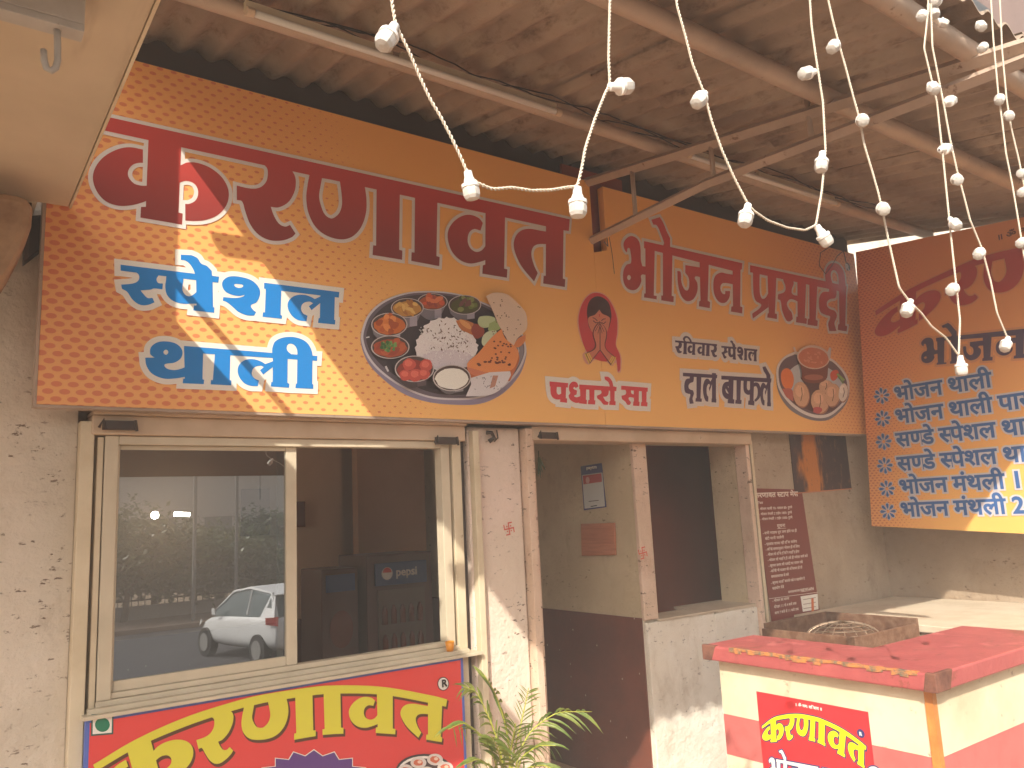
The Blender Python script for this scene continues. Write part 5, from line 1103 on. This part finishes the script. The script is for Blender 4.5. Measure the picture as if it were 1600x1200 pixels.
for px_, d_, h, cr, lab, lm in ((195, -24.5, 4.2, 2.6, 'dense bushy tree mirrored at the left of the pane', 'tree_leaf'), (240, -27, 4.6, 2.6, 'dark broad tree mirrored beside the bulb', 'tree_leaf'), (300, -25, 3.6, 2.2, 'thin leafy tree with several trunks mirrored mid pane', 'tree_leaf_light'),
        (345, -27, 3.8, 2.3, 'light brown-green tree mirrored right of the palm pole', 'tree_leaf_light'), (405, -24.3, 3.4, 2.0, 'small pale tree mirrored above the car', 'tree_leaf_light'), (438, -27, 4.6, 2.2, 'tree mirrored near the window stile', 'tree_leaf'),
        (160, -26, 4.6, 2.8, 'big tree mirrored at the window edge', 'tree_leaf'), (120, -26, 5.0, 3.0, 'tree left of the mirrored row', 'tree_leaf')):
    q = refl(px_, 900, d_); tree(q[0], d_, h, cr, lab, lm)
def pole(px_, y_, h, r, lab, extra=None):
    q = refl(px_, 900, y_); t = thing('utility_pole', (q[0], y_, -1.15), lab, 'pole', 'poles across the street'); obj('shaft', MB().tube([(q[0], y_, -1.15), (q[0], y_, h)], r, 8), 'pole_grey', t)
    if extra: obj('arm', extra(q[0], y_), 'pole_grey', t)
pole(303, -22.6, 5.2, .06, 'palm-like pole with spreading top mirrored mid pane', lambda x, y: MB().tube([(x, y, 4.1), (x-.4, y, 4.6), (x-.9, y, 4.5)], .05, 5).tube([(x, y, 4.1), (x+.4, y, 4.6), (x+.9, y, 4.4)], .05, 5).tube([(x, y, 4.1), (x-.2, y, 4.8)], .05, 5))
pole(369, -22.8, 5.6, .055, 'street pole with a curved arm mirrored right of centre', lambda x, y: MB().tube([(x, y, 4.5), (x+.5, y, 4.3), (x+.75, y, 3.6), (x+.75, y, 2.6)], .035, 6))
cb_ = MB()
for k, z in enumerate((4.3, 3.9, 3.4)): cb_.tube([(x, -22.7, z+.02*(x-10)**2*.1) for x in np.linspace(-20, 40, 40)], .012, 4)
tag(obj('overhead_cable', cb_, 'wire_black'), 'overhead cables crossing the sky in the mirrored view', 'cable')
pyl = thing('lattice_tower', (refl(420, 900, -60)[0], -60, -1.15), 'distant lattice tower mirrored near the stile', 'tower'); xx = pyl.location.x; m = MB()
for sx in (-1, 1): m.tube([(xx+sx*1.6, -60, -1.15), (xx+sx*.5, -60, 14)], .09, 4)
for k in range(9): z = -.5+k*1.6; w_ = 1.6-1.1*k/9; m.tube([(xx-w_, -60, z), (xx+w_, -60, z+1.5)], .06, 4).tube([(xx-w_*1.0, -60, z), (xx+w_, -60, z)], .06, 4)
m.tube([(xx-3, -60, 9), (xx+3, -60, 9)], .08, 4).tube([(xx-3, -60, 11.5), (xx+3, -60, 11.5)], .08, 4); obj('lattice', m, 'pole_grey', pyl)
q = refl(400, 900, -40); BD = thing('far_building', (q[0], -40, -1.15), 'grey low building beyond the trees in the mirrored view', 'building')
box('wall', (q[0]-7, -46, -1.15), (q[0]+12, -40, 4.6), 'building_grey', BD); obj('roof', MB().prism([(q[0]-7.5, -39.6, 4.6), (q[0]+3, -39.6, 5.6), (q[0]+12.5, -39.6, 4.6)], (0, -7, 0)), 'pole_grey', BD)
for k in range(6): wn = box('window', (q[0]-5.5+k*2.8, -39.99, 1.0), (q[0]-4.1+k*2.8, -39.94, 2.4), 'window_dark', BD)
FC_ = thing('iron_fence', (8, -24.8, -1.02), 'dark iron fence on a low wall behind the far pavement', 'fence'); m = MB(); m.box((-15, -25.0, -1.02), (30, -24.8, -.6)); obj('plinth', m, 'building_grey', FC_)
for z in (-.45, .35): obj('rail', MB().box((-15, -24.92, z), (30, -24.88, z+.05)), 'wire_black', FC_)
bm_ = obj('bar', MB().box((-15, -24.91, -.6), (-14.975, -24.885, .45)), 'wire_black', FC_)
for k in range(1, 225):
    c = bm_.copy(); COL.objects.link(c); c.parent = FC_; c.location.x = bm_.location.x+k*.2

# ------------------------------------------------------------------ thin volume added for the veil of lens glare over the darks
hz = D.materials.new('haze_air'); hz.use_nodes = True; t_ = hz.node_tree; t_.nodes.clear(); o_ = t_.nodes.new('ShaderNodeOutputMaterial'); v_ = t_.nodes.new('ShaderNodeVolumePrincipled')
v_.inputs['Color'].default_value = (.97, .92, .86, 1); v_.inputs['Density'].default_value = VEIL; v_.inputs['Anisotropy'].default_value = -.2; t_.links.new(v_.outputs[0], o_.inputs['Volume']); MATS['haze_air'] = hz
obj('haze', MB().box((-70, -75, -2.2), (80, 10, 15.5)), 'haze_air', kind='stuff')
